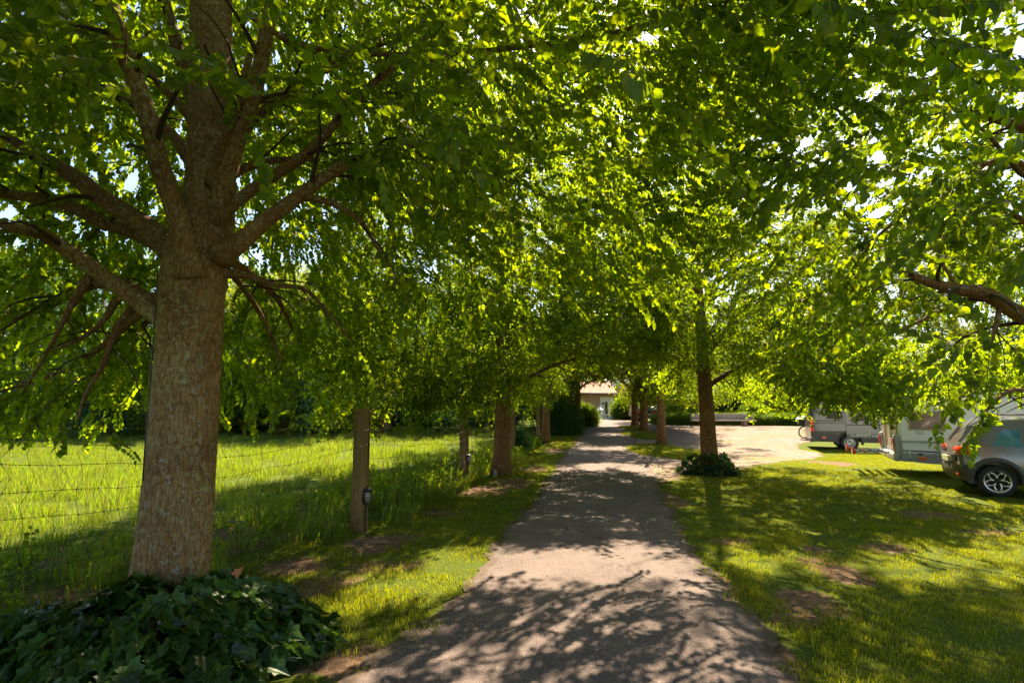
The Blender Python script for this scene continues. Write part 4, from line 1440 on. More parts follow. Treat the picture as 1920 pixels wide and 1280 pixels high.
fence = empty('wire_fence', 'sagging rusty wire mesh fence on thick square wooden posts beside the meadow', 'fence', (0, 0, 0))
POSTS = [(-4.15, 3.30, 1.83), (-2.3, 8.0, 1.83), (ground_at(870, 899).x, ground_at(870, 899).y, 1.84), (0.0, 20.5, 1.84), (gx(1009, 27.5), 27.5, 1.95), (gx(1042, 36), 36, 2.2)]
for i, (x, y, zz) in enumerate(POSTS):
    mb = MB()
    w = 0.092
    z0 = terrain(x, y) - 0.1
    # slightly swelling, weathered square post with a split and cut top
    n = 9
    vs, fs = [], []
    rgp = np.random.default_rng(i + 3)
    ring = []
    for c in ((-1, -1), (1, -1), (1, 1), (-1, 1)):
        ring += [(c[0] * w, c[1] * (w - 0.014)), (c[0] * (w - 0.014), c[1] * w)] if (c[0] * c[1] < 0) else [(c[0] * (w - 0.014), c[1] * w), (c[0] * w, c[1] * (w - 0.014))]
    ring = sorted(ring, key=lambda q: math.atan2(q[1], q[0]))
    for k in range(n + 1):
        z = (zz - z0) * k / n
        s = 1 + rgp.uniform(-0.012, 0.012) + 0.04 * (1 - k / n)
        for a, b in ring: vs.append((a * s, b * s, z + (0.012 * (a / w) if k == n else 0)))
    m_ = len(ring)
    for k in range(n):
        for q in range(m_):
            fs.append((k * m_ + q, k * m_ + (q + 1) % m_, (k + 1) * m_ + (q + 1) % m_, (k + 1) * m_ + q))
    fs.append([n * m_ + q for q in range(m_)])
    o = obj('post', vs, fs, M['post'], fence, (x, y, z0))
    o.rotation_euler = (rgp.uniform(-.012, .012), rgp.uniform(-.012, .012), -0.42 + rgp.uniform(-.1, .1))
# staples where the wires meet the posts
mb = MB(); mt = MB()
HZ = [(0.06, .03), (0.18, .04), (0.32, .05), (0.48, .06), (0.66, .08), (0.86, .10), (1.08, .12), (1.30, .15), (1.52, .17), (1.72, .20)]
rgf = np.random.default_rng(5)
for (x0, y0, z0), (x1, y1, z1) in zip(POSTS[:-1], POSTS[1:]):
    L_ = math.hypot(x1 - x0, y1 - y0)
    fine = y0 < 18
    nv = int(L_ / (0.17 if y0 < 10 else 0.25)); ks = 20 if fine else 6
    nx, ny = -(y1 - y0) / L_, (x1 - x0) / L_
    off = -0.11
    bul = rgf.uniform(-.05, .05)
    def P_(t, z, sag):
        s = math.sin(math.pi * t)
        w = 0.02 * math.sin(t * 23 + z * 9) + 0.015 * math.sin(t * 47 + z * 17)
        return (x0 + (x1 - x0) * t + nx * (off + bul * s + w * s), y0 + (y1 - y0) * t + ny * (off + bul * s + w * s), terrain(0, y0 + (y1 - y0) * t) + z - sag * s * 1.25 + 0.012 * math.sin(t * 31 + z * 20) * s)
    for z, sg in HZ:
        mb.tube([P_(k / ks, z, sg) for k in range(ks + 1)], 0.0024, n=3, caps=False)
    # single strand above the mesh
    mb.tube([P_(k / ks, 1.78, 0.10) for k in range(ks + 1)], 0.0018, n=3, caps=False)
    for v in range(1, nv):
        t = v / nv
        dev = rgf.normal(0, 0.012, len(HZ) * 2)
        pts = []
        for h, (z, sg) in enumerate(HZ):
            pts.append(P_(min(1, max(0, t + dev[h] * .5)), z, sg))
            if h < len(HZ) - 1 and fine:
                zz2 = (z + HZ[h + 1][0]) / 2
                pts.append(P_(t + dev[h] * .5 + 0.006 * (1 if h % 2 else -1), zz2, (sg + HZ[h + 1][1]) / 2))
        mb.tube(pts, 0.0019, n=3, caps=False)
        if fine and y0 < 10:
            for h, (z, sg) in enumerate(HZ):
                c = P_(min(1, max(0, t + dev[h] * .5)), z, sg)
                mt.tube([(c[0], c[1], c[2] - .007), (c[0], c[1], c[2] + .007)], 0.005, n=4)
tag(mb.build('wire_mesh', M['wire'], fence), kind='stuff')
tag(mt.build('wire_knots', M['wire'], fence), kind='stuff')


def post_lamp(label, x, y, z, s=1.0):
    root = empty('post_lamp', label, 'lamp', (x, y, z), -0.42, 'louvred lamps on the fence posts')
    mb = MB()
    # oval backplate on the face that looks to the path (+x)
    n = 20
    vs = [(0.0, 0.062 * s * math.cos(6.283 * k / n), 0.125 * s * math.sin(6.283 * k / n)) for k in range(n)] + [(0.03, 0.055 * s * math.cos(6.283 * k / n), 0.118 * s * math.sin(6.283 * k / n)) for k in range(n)]
    fs = [(k, (k + 1) % n, n + (k + 1) % n, n + k) for k in range(n)] + [[n + k for k in range(n)], list(range(n))[::-1]]
    obj('backplate', vs, fs, M['black'], root)
    g = MB(); g.lathe([(0.0, -.085 * s), (0.040 * s, -.08 * s), (0.046 * s, 0), (0.040 * s, .08 * s), (0, .085 * s)], 16, 'z', (0.045, 0, 0)); g.build('lens', M['lamp_glass'], root, smooth=True)
    for k in range(5):
        zc = (-0.066 + 0.033 * k) * s
        b = MB()
        pts = [(0.02 + 0.085 * math.sin(a), 0.060 * s * math.cos(a), zc) for a in np.linspace(0, math.pi, 9)]
        b.tube(pts, 0.0065 * s, n=6); b.build('louvre', M['black'], root)
    b = MB(); b.lathe([(0, .07 * s), (.06 * s, .075 * s), (.062 * s, .10 * s), (.03 * s, .118 * s), (0, .12 * s)], 16, 'z', (0.045, 0, 0)); b.build('cap', M['black'], root, smooth=True)
    b = MB(); b.tube([(0.02, 0.0, -.11), (0.016, 0.005, -.2), (0.02, -0.004, -z + 0.15), (0.035, 0.0, -z - 0.02)], 0.011, n=6); b.build('cable', M['black'], root)


rp = Matrix.Rotation(-0.42, 3, 'Z')
for (px_, lab) in ((1, 'black louvred lamp low on the first full fence post'), (2, 'black louvred lamp low on the second fence post, behind the first')):
    o = rp @ Vector((0.099, -0.01, 0))
    post_lamp(lab, POSTS[px_][0] + o.x, POSTS[px_][1] + o.y, 0.53, 1.0)

# cord hanging beside the big trunk
b = MB(); b.tube(sm([at(296, 505, 4.35), at(290, 600, 4.37), at(281, 720, 4.36), at(271, 850, 4.36), at(268, 900, 4.4)], 4), 0.006, n=6)
tag(b.build('hanging_cord', M['black'], smooth=True), 'thin black cord hanging down the left side of the biggest trunk', 'cord')

# debris: dead sticks, brown leaf, log lump, stone
M['dead_wood'] = simple('dead_wood', (0.20, 0.16, 0.12), 0.9, var=0.3, nscale=20, bumps=0.5)
M['dead_leaf'] = simple('dead_leaf', (0.45, 0.14, 0.03), 0.6)
M['stone'] = simple('stone', (0.28, 0.25, 0.21), 0.9, var=0.3, bumps=0.6)


def lump(name, label, cat, c, rx, ry, rz, mat, seed=0, group=None):
    vs, fs = [], []
    rg = np.random.default_rng(seed)
    a, b_ = 12, 20
    vs.append((0, 0, -rz))
    for i in range(1, a):
        ph = -math.pi / 2 + math.pi * i / a
        for k in range(b_):
            w = 6.28318 * k / b_
            v = np.array([[math.cos(ph) * math.cos(w), math.cos(ph) * math.sin(w), math.sin(ph)]])
            s = 0.8 + 0.4 * vnoise(v * 2 + 30, 1.0, seed)[0] + 0.12 * vnoise(v * 6 + 30, 1.0, seed + 1)[0]
            vs.append((v[0][0] * rx * s, v[0][1] * ry * s, v[0][2] * rz * s))
    vs.append((0, 0, rz))
    for k in range(b_): fs.append((0, 1 + (k + 1) % b_, 1 + k))
    for i in range(a - 2):
        for k in range(b_):
            fs.append((1 + i * b_ + k, 1 + i * b_ + (k + 1) % b_, 1 + (i + 1) * b_ + (k + 1) % b_, 1 + (i + 1) * b_ + k))
    e = 1 + (a - 2) * b_
    for k in range(b_): fs.append((e + k, e + (k + 1) % b_, len(vs) - 1))
    return tag(obj(name, vs, fs, mat, None, c, smooth=True), label, cat, group)


g = ground_at(695, 1016)
lump('earth_lump', 'low brown lump of earth and root lying in front of the first fence post', 'earth', (g.x, g.y, -0.015), 0.26, 0.09, 0.06, simple('earth', (0.16, 0.095, 0.055), 0.95, var=0.4, bumps=0.9), 3)
g = ground_at(929, 892)
b = MB(); b.bbox(-.05, .05, -.04, .04, -.05, .2, .012); tag(b.build('marker_stone', M['stone'], None, (g.x, g.y - .25, 0)), 'small pale marker stone at the foot of the second lime trunk', 'stone')
rgd = np.random.default_rng(9)
for i, (a, c, lab) in enumerate([((425, 998), (478, 1010), 'pale curved dead stick to the right of the biggest trunk'), ((440, 1003), (458, 1028), 'short forked dead stick crossing the curved one'), ((228, 1072), (240, 1092), 'thin pale stick left of the biggest trunk')]):
    p0 = ground_at(*a); p1 = ground_at(*c); p0.z = 0.06 + 0.1 * (i < 2); p1.z = 0.04
    m_ = (p0 + p1) / 2 + Vector((0.02, 0.05, 0.08))
    b = MB(); b.tube(sm([p0, m_, p1], 4), [.012] * 8 + [.006], n=6); 
    tag(b.build('dead_stick', M['dead_wood'], smooth=True), lab, 'stick', 'dead sticks near the biggest trunk')
p = at(300, 1040, 4.28); q = at(338, 1064, 4.32)
b = MB(); b.tube(sm([at(280, 1018, 4.36), at(300, 1040, 4.34), at(338, 1063, 4.36)], 4), 0.004, n=5)
tag(b.build('dead_stick', M['dead_wood']), 'thin pale twig lying against the foot of the biggest trunk', 'stick', 'dead sticks near the biggest trunk')
lv, lf = leaf_shape('ivy')
p = at(441, 1078, 4.35)
o = tag(obj('dead_leaf', lv * 0.08, lf, M['dead_leaf'], None, p), 'single orange-brown dead leaf on the ivy right of the trunk', 'leaf'); o.rotation_euler = (1.0, -0.9, 0.5)
# fine litter: twigs on the path
b = MB()
for i in range(260):
    side = rgd.random() < .5; y = rgd.uniform(3.0, 15)
    l_, r_x = x_on(PATH_L, y), x_on(PATH_R, y)
    x = (l_ + rgd.exponential(.3)) if side else (r_x - rgd.exponential(.3))
    a = rgd.uniform(0, 6.28); s = rgd.uniform(.02, .09)
    b.tube([(x, y, .015), (x + math.cos(a) * s * .5, y + math.sin(a) * s * .5, .02), (x + math.cos(a + .5) * s, y + math.sin(a + .5) * s, .014)], .0018, n=3, caps=False)
tag(b.build('path_litter', M['twig']), 'fallen twigs strewn along the path edges', 'twigs', kind='stuff')

# ------------------------------------------------------------------ bench and trestle
def bench():
    Y = ground_at(1350, 799).y; X0 = gx(1293, Y); X1 = gx(1411, Y)
    L_ = X1 - X0
    g_ = terrain(0, Y)
    root = empty('bench', 'long rustic plank bench with thick back boards standing before the hedge', 'bench', (X0, Y, g_))
    H = 1.85 - g_ - (775 - 764) / 960 * Y
    for z0, z1 in ((H - .27, H), (H - .56, H - .30)):
        m = MB(); m.bbox(0, L_, 0.20, 0.29, z0, z1, .03)
        m.build('back_board', M['bench_wood'], root)
    m = MB(); m.bbox(0.02, L_ - .05, -.32, .17, .38, .47, .03); m.build('seat', M['bench_wood'], root)
    for x in (0.75, L_ - 0.95):
        m = MB(); m.bbox(x, x + .26, -.26, .14, 0, .377, .02); m.build('leg', M['bench_foot'], root)
        m = MB(); m.bbox(x + .06, x + .18, .295, .36, 0, H - .05, .015); m.build('back_support', M['grey_wood'], root)
M['bench_foot'] = simple('bench_foot', (0.33, 0.20, 0.14), 0.9, bumps=.4)
bench()


def trestle():
    g = ground_at(1082, 802)
    root = empty('wooden_trestle', 'pale wooden trestle rail standing on the grass under the far limes', 'trestle', (g.x, g.y, g.z))
    s = g.y / 960
    m = MB(); m.bbox(-16 * s, 15 * s, -.06, .06, .70, .80, .02); m.build('rail', M['bench_wood'], root)
    for x in (-12 * s, 6 * s):
        m = MB(); m.bbox(x - .06, x + .06, -.05, .05, 0, .697, .015); m.build('leg', M['grey_wood'], root)


trestle()

# ------------------------------------------------------------------ houses
M['pink_wall'] = simple('pink_render', (0.50, 0.30, 0.21), 0.95, var=.08, nscale=1.5, bumps=.2)
M['white_wall'] = simple('white_render', (0.80, 0.78, 0.76), 0.9, var=.04, nscale=1.5, bumps=.2)
M['tile'] = simple('roof_tile', (0.42, 0.22, 0.15), 0.85, var=.25, nscale=3, bumps=.4)
M['red_tile'] = simple('red_roof_tile', (0.40, 0.13, 0.06), 0.85, var=.25, nscale=3, bumps=.4)
M['blue_roof'] = simple('blue_slate', (0.16, 0.21, 0.36), 0.5, var=.2, nscale=3, bumps=.3)
M['blue_wall'] = simple('blue_boards', (0.22, 0.30, 0.52), 0.7, var=.1)
M['zinc'] = simple('zinc', (0.16, 0.13, 0.13), 0.5, .5)
M['door_grey'] = simple('door_grey', (0.16, 0.15, 0.13), 0.5)
M['glass'] = simple('window_glass', (0.03, 0.035, 0.04), 0.08, spec=.8, var=.3)
M['white_paint'] = simple('white_paint', (0.78, 0.78, 0.76), 0.5, var=.04)
M['terracotta'] = simple('terracotta', (0.42, 0.12, 0.06), 0.8)
M['beige'] = simple('parasol_cloth', (0.50, 0.38, 0.28), 0.9)


def ridged_roof(name, mat, root, x0, x1, y0, y1, ze, zr, yr):
    """a roof of two slopes with courses of tiles"""
    m = MB()
    for (ya, za, yb, zb) in ((y0, ze, yr, zr), (y1, ze, yr, zr)):
        n = 12
        for k in range(n):
            t0, t1 = k / n, (k + 1) / n
            A = Vector((0, ya + (yb - ya) * t0, za + (zb - za) * t0)); B = Vector((0, ya + (yb - ya) * t1, za + (zb - za) * t1))
            up = 0.05
            m.add([(x0, A.y, A.z + up), (x1, A.y, A.z + up), (x1, B.y, B.z + .0), (x0, B.y, B.z + .0), (x0, A.y, A.z - .12), (x1, A.y, A.z - .12), (x1, B.y, B.z - .12), (x0, B.y, B.z - .12)],
                  [(0, 1, 2, 3), (7, 6, 5, 4), (0, 4, 5, 1), (1, 5, 6, 2), (3, 2, 6, 7), (0, 3, 7, 4)])
    return m.build(name, mat, root)


def pink_house():
    Y = 62.0
    gz = 0.5
    s = Y / 960
    X = lambda px: gx(px, Y)
    Z = lambda py: CAMH - (py - 764) * s - gz
    root = empty('house', 'pink house with a white panel round its narrow door, at the end of the path', 'house', (X(1124), Y, gz))
    ox = X(1124)
    m = MB(); m.box(X(1060) - ox, X(1149) - ox, 0, 8, -.3, Z(738)); m.build('wall', M['pink_wall'], root)
    m = MB()
    d0, d1, dz = X(1132.5) - ox, X(1138) - ox, Z(753.5)
    x0, x1, z1 = 0, X(1147) - ox, Z(744)
    m.box(x0, d0 - .06, -.06, -.003, 0, z1); m.box(d1 + .06, x1, -.06, -.003, 0, z1); m.box(d0 - .058, d1 + .058, -.06, -.003, dz + .06, z1)
    m.build('white_panel', M['white_wall'], root)
    m = MB(); m.box(d0, d1, -.045, -.008, 0.02, dz); d = m.build('door', M['door_grey'], root)
    m = MB(); m.box(d0 + .08, d1 - .08, -.055, -.047, .3, dz - .2); m.build('pane', M['glass'], d)
    m = MB(); m.box(d0 - .055, d0 - .003, -.075, -.01, 0, dz + .055); m.box(d1 + .003, d1 + .055, -.075, -.01, 0, dz + .055); m.build('frame', M['white_paint'], d)
    for px in (1129, 1144.3):
        m = MB(); m.bbox(X(px) - ox - .09, X(px) - ox + .09, -.22, -.062, Z(758), Z(754.5), .03); m.build('wall_lamp', M['black'], root)
    ridged_roof('roof', M['tile'], root, X(1055) - ox, X(1154) - ox, -.7, 8.7, Z(737), Z(712), 4)
    m = MB(); m.tube([(X(1055) - ox, -.78, Z(737)), (X(1155) - ox, -.78, Z(739))], .12, n=8); m.build('gutter', M['zinc'], root)
    m = MB(); m.tube([(X(1152) - ox, -.75, Z(739.5)), (X(1149) - ox + .1, -.1, Z(744)), (X(1149) - ox + .1, -.1, 0)], .07, n=8); m.build('downpipe', M['zinc'], root)
    # things by the house
    g = Vector((X(1115.5), Y - 3, gz))
    r = empty('garden_lantern', 'white garden lantern ornament with pointed roof at the pink wall', 'ornament', g)
    m = MB(); m.lathe([(.0, 0), (.35, 0), (.35, .1), (.14, .2), (.14, .45), (.3, .55), (.3, .6), (0, .6)], 12); m.build('base', M['white_paint'], r)
    for a, b_ in ((-1, -1), (1, -1), (1, 1), (-1, 1)):
        m = MB(); m.box(a * .2 - .03, a * .2 + .03, b_ * .2 - .03, b_ * .2 + .03, .603, 1.05); m.build('pillar', M['white_paint'], r)
    m = MB(); m.lathe([(.0, 1.053), (.4, 1.053), (.36, 1.12), (.12, 1.35), (.05, 1.5), (0, 1.52)], 8); m.build('roof', M['white_paint'], r)
    for i, (px, lab) in enumerate(((1108, 'small white pedestal left of the lantern ornament'), (1127, 'low white trough before the white panel'))):
        m = MB(); m.lathe([(0, 0), (.25, 0), (.22, .1), (.12, .2), (.12, .4), (.24, .55), (.24, .62), (0, .6)], 10)
        tag(m.build('garden_pedestal', M['white_paint'], None, (X(px), Y - 2.5, gz)), lab, 'ornament')
    m = MB(); m.lathe([(0, 0), (.3, 0), (.42, .75), (.46, .78), (.46, .86), (.36, .84), (0, .7)], 14)
    tag(m.build('flower_pot', M['terracotta'], None, (gx(1101, 50), 50, .5)), 'red-brown terracotta pot at the bushes left of the pink wall', 'pot')
    # blue house behind
    Y2 = 84.0; s2 = Y2 / 960
    X2 = lambda px: gx(px, Y2); Z2 = lambda py: CAMH - (py - 764) * s2 - gz
    r = empty('house', 'blue boarded house with dark blue roof behind the pink house', 'house', (X2(1160), Y2, gz)); o2 = X2(1160)
    gxa, gxb, gxm = X2(1145) - o2, X2(1176) - o2, X2(1160) - o2
    m = MB(); m.prism([(gxa, -.3), (gxb, -.3), (gxb, Z2(738)), (gxm, Z2(724)), (gxa, Z2(738))], 0, 9); m.build('wall', M['blue_wall'], r)
    for a, b_ in ((gxa - .5, gxm), (gxb + .5, gxm)):
        m = MB(); za, zb = Z2(740), Z2(722)
        m.prism([(a, za), (b_, zb), (b_, zb + .25), (a, za + .25)], -.6, 9.6); m.build('roof', M['blue_roof'], r)
    m = MB(); m.box(-.6, .6, -.04, -.003, 2.6, 4.0); f = m.build('window', M['white_paint'], r)
    m = MB(); m.box(-.5, .5, -.06, -.043, 2.7, 3.9); m.build('pane', M['glass'], f)
    # red-roofed house
    Y3 = 72.0; X3 = lambda px: gx(px, Y3); Z3 = lambda py: CAMH - (py - 764) * Y3 / 960 - gz
    r = empty('house', 'house with sloping red tiled roof between the blue house and the trees', 'house', (X3(1185), Y3, gz)); o3 = X3(1185)
    m = MB(); m.prism([(X3(1168) - o3, -.3), (X3(1215) - o3, -.3), (X3(1215) - o3, Z3(741)), (X3(1190) - o3, Z3(722)), (X3(1168) - o3, Z3(741))], 0, 8); m.build('wall', M['pink_wall'], r)
    for a, b_ in ((X3(1164) - o3, X3(1190) - o3), (X3(1219) - o3, X3(1190) - o3)):
        za, zb = Z3(744), Z3(721)
        m = MB(); m.prism([(a, za), (b_, zb), (b_, zb + .22), (a, za + .22)], -.7, 8.6); m.build('roof', M['red_tile'], r)
    # garden fence, canopy and folded parasol
    r = empty('canopy', 'small white canopy roof on thin posts right of the pink house', 'canopy', (X(1157), Y + 4, gz))
    m = MB(); m.prism([(-1.1, 1.95), (1.1, 1.75), (1.1, 1.82), (0, 2.4), (-1.1, 2.05)], 0, 2); m.build('roof', M['white_paint'], r)
    for q in (-.9, .9):
        m = MB(); m.box(q - .05, q + .05, .1, .2, 0, 1.85); m.build('post', M['grey_wood'], r)
    fr = empty('board_fence', 'pale board fence right of the pink house', 'fence', (X(1150), Y + 7, gz))
    for k in range(14):
        m = MB(); m.box(k * .3, k * .3 + .27, 0, .04, 0, 1.5 + .02 * (k % 3)); m.build('board', M['beige'], fr)
    r = empty('parasol', 'folded beige parasol standing by the gravel behind the limes', 'parasol', (gx(1181, 56), 56, gz))
    m = MB(); m.lathe([(.26, .45), (.30, .6), (.20, 1.2), (.10, 1.7), (.03, 1.85), (0, 1.86)], 10); m.build('canopy', M['beige'], r)
    m = MB(); m.tube([(0, 0, 0), (0, 0, 1.95)], .03, n=6); m.build('pole', M['grey_wood'], r)
    m = MB(); m.lathe([(0, 0), (.28, 0), (.28, .08), (0, .1)], 12); m.build('base', M['zinc'], r)


pink_house()
# white columns behind the hedge, farmhouse behind the meadow
r = empty('porch', 'two white porch columns showing above the hedge behind the bench', 'porch', (gx(1413, 47), 47, .5))
for q in (gx(1404, 47), gx(1420, 47)):
    m = MB(); m.bbox(q - gx(1413, 47) - .14, q - gx(1413, 47) + .14, -.14, .14, 0, 3.2, .02); m.build('column', M['white_paint'], r)
m = MB(); m.box(-1.4, 1.4, -.3, 2.5, 3.203, 3.6); m.build('beam', M['white_paint'], r)
r = empty('farmhouse', 'pinkish farmhouse glimpsed through the leaves beyond the meadow', 'house', (-19, 39, .5))
m = MB(); m.box(-7, 7, 0, 7, -.3, 3.4); m.build('wall', M['pink_wall'], r)
ridged_roof('roof', M['red_tile'], r, -7.5, 7.5, -.6, 7.6, 3.4, 6.5, 3.5)
for q in (-5, -2, 1.5, 4.5):
    m = MB(); m.box(q, q + 1.0, -.04, -.003, 1.1, 2.4); f = m.build('window', M['white_paint'], r)
    m = MB(); m.box(q + .1, q + .9, -.06, -.043, 1.2, 2.3); m.build('pane', M['glass'], f)

# ------------------------------------------------------------------ vehicles
M['van_paint'] = simple('van_grey_paint', (0.050, 0.066, 0.076), 0.38, .15, var=.03, nscale=1, coat=.6)
M['van_plastic'] = simple('van_lower_grey', (0.050, 0.046, 0.045), 0.5, var=.08)
M['suv_paint'] = simple('car_beige_grey', (0.19, 0.170, 0.158), 0.22, .4, var=.03, nscale=1, coat=.7)
M['dark_paint'] = simple('dark_car_paint', (0.035, 0.022, 0.022), 0.25, .3, var=.03, coat=.6)
M['motorhome_white'] = simple('motorhome_white', (0.86, 0.88, 0.90), 0.35, 0, var=.02, nscale=1, coat=.3)
M['rear_beige'] = simple('motorhome_rear', (0.40, 0.33, 0.27), 0.5, 0, var=.06, nscale=2)
M['skirt_grey'] = simple('skirt_grey', (0.34, 0.34, 0.36), 0.4, .2, var=.05)
M['frame_green'] = simple('hatch_frame', (0.34, 0.37, 0.30), 0.5)
M['stripe_blue'] = simple('stripe_blue', (0.02, 0.04, 0.20), 0.4)
M['tyre'] = simple('tyre_rubber', (0.018, 0.017, 0.018), 0.8, var=.2, nscale=30)
M['alloy'] = simple('alloy', (0.60, 0.56, 0.50), 0.25, .9, var=.03)
M['steel_rim'] = simple('steel_rim', (0.42, 0.42, 0.41), 0.4, .6)
M['car_glass'] = simple('car_glass', (0.010, 0.011, 0.014), 0.25, spec=.2, var=.2)
M['blue_glass'] = simple('blue_glass', (0.03, 0.16, 0.22), 0.05, spec=1.0, var=.2, coat=1.0)
M['brown_glass'] = simple('brown_acrylic', (0.22, 0.14, 0.11), 0.15, spec=.8, var=.25, nscale=2)
M['red_lamp'] = simple('red_lamp', (0.75, 0.008, 0.006), 0.15, coat=.8, var=.15, nscale=12)
M['amber'] = simple('amber', (0.85, 0.16, 0.01), 0.25, coat=.5)
M['yellow_plate'] = simple('number_plate', (0.75, 0.60, 0.05), 0.4)
M['cream'] = simple('cream_lettering', (0.62, 0.64, 0.42), 0.5, var=.02)
M['chrome'] = simple('chrome', (0.6, 0.6, 0.6), 0.12, 1.0, var=.02)


class Body:
    """car body: x runs forward from the tail, y across (near side negative), z up"""
    def __init__(self, W, top, bottom, belt, tumble, rtop, r_rear=0.25, r_front=0.35, L=4.0, bulge=0.02):
        self.W, self.top, self.bottom, self.belt, self.tumble, self.rtop = W, top, bottom, belt, tumble, rtop
        self.rr, self.rf, self.L, self.bulge = r_rear, r_front, L, bulge

    def topz(self, x): return float(np.interp(x, [p[0] for p in self.top], [p[1] for p in self.top]))
    def botz(self, x): return float(np.interp(x, [p[0] for p in self.bottom], [p[1] for p in self.bottom]))

    def halfw(self, x, z):
        w = self.W / 2
        if x < self.rr: w -= self.rr * 0.75 * (1 - math.sqrt(max(0, 1 - ((self.rr - x) / self.rr) ** 2)))
        if x > self.L - self.rf:
            q = (x - (self.L - self.rf)) / self.rf; w -= self.rf * 0.75 * (1 - math.sqrt(max(0, 1 - q * q)))
        if z > self.belt: w -= self.tumble * (z - self.belt)
        else:
            q = (self.belt - z) / self.belt; w += self.bulge * math.sin(math.pi * min(1, q * 1.3)) - 0.05 * max(0, q - 0.55)
        return w

    def mesh(self, stations, nz=9):
        vs, fs = [], []
        rings = []
        for x in stations:
            t, b = self.topz(x), self.botz(x)
            ring = []
            zs = [b + (t - self.rtop - b) * k / nz for k in range(nz + 1)]
            for z in zs: ring.append((-self.halfw(x, z), z))
            for a in (25, 50, 75, 90):
                w = self.halfw(x, t - self.rtop)
                rr = self.rtop
                ring.append((-(w - rr * 1.3 + rr * 1.3 * math.cos(math.radians(a))), t - rr + rr * math.sin(math.radians(a))))
            ring.append((0, t + 0.02))
            full = ring + [(-y, z) for y, z in reversed(ring[:-1])]
            rings.append([(x, y, z) for y, z in full])
        n = len(rings[0])
        for r in rings: vs.extend(r)
        for i in range(len(rings) - 1):
            for k in range(n - 1):
                fs.append((i * n + k, (i + 1) * n + k, (i + 1) * n + k + 1, i * n + k + 1))
            fs.append((i * n + n - 1, (i + 1) * n + n - 1, (i + 1) * n, i * n))
        fs.append(list(range(n)))
        fs.append([(len(rings) - 1) * n + k for k in range(n)][::-1])
        return vs, fs

    def panel(self, name, quad, mat, parent, d=0.006, nx=10, nz=5, side=-1, thick=None):
        """curved panel on the side; quad = four (x,z) corners: bottom-left, bottom-right, top-right, top-left"""
        vs, fs = [], []
        (a, b, c, e) = quad
        for j in range(nz + 1):
            for i in range(nx + 1):
                s, t = i / nx, j / nz
                x = (a[0] * (1 - s) + b[0] * s) * (1 - t) + (e[0] * (1 - s) + c[0] * s) * t
                z = (a[1] * (1 - s) + b[1] * s) * (1 - t) + (e[1] * (1 - s) + c[1] * s) * t
                vs.append((x, side * (self.halfw(x, z) + d), z))
        n = nx + 1
        for j in range(nz):
            for i in range(nx):
                f = (j * n + i, j * n + i + 1, (j + 1) * n + i + 1, (j + 1) * n + i)
                fs.append(f if side < 0 else f[::-1])
        m = len(vs)
        vs += [(x, y + (-side) * (d + 0.01), z) for x, y, z in vs]
        border = [i for i in range(n)] + [j * n + nx for j in range(1, nz + 1)] + [nz * n + i for i in range(nx - 1, -1, -1)] + [j * n for j in range(nz - 1, 0, -1)]
        for k in range(len(border)):
            p, q = border[k], border[(k + 1) % len(border)]
            fs.append((p, m + p, m + q, q))
        return obj(name, vs, fs, mat, parent, smooth=False)


def cut(o, cutters):
    for c in cutters:
        md = o.modifiers.new('cut', 'BOOLEAN'); md.operation = 'DIFFERENCE'; md.object = c; md.solver = 'EXACT'
    dg = bpy.context.evaluated_depsgraph_get()
    me = bpy.data.meshes.new_from_object(o.evaluated_get(dg))
    o.modifiers.clear(); old = o.data; o.data = me
    for c in cutters: bpy.data.objects.remove(c)


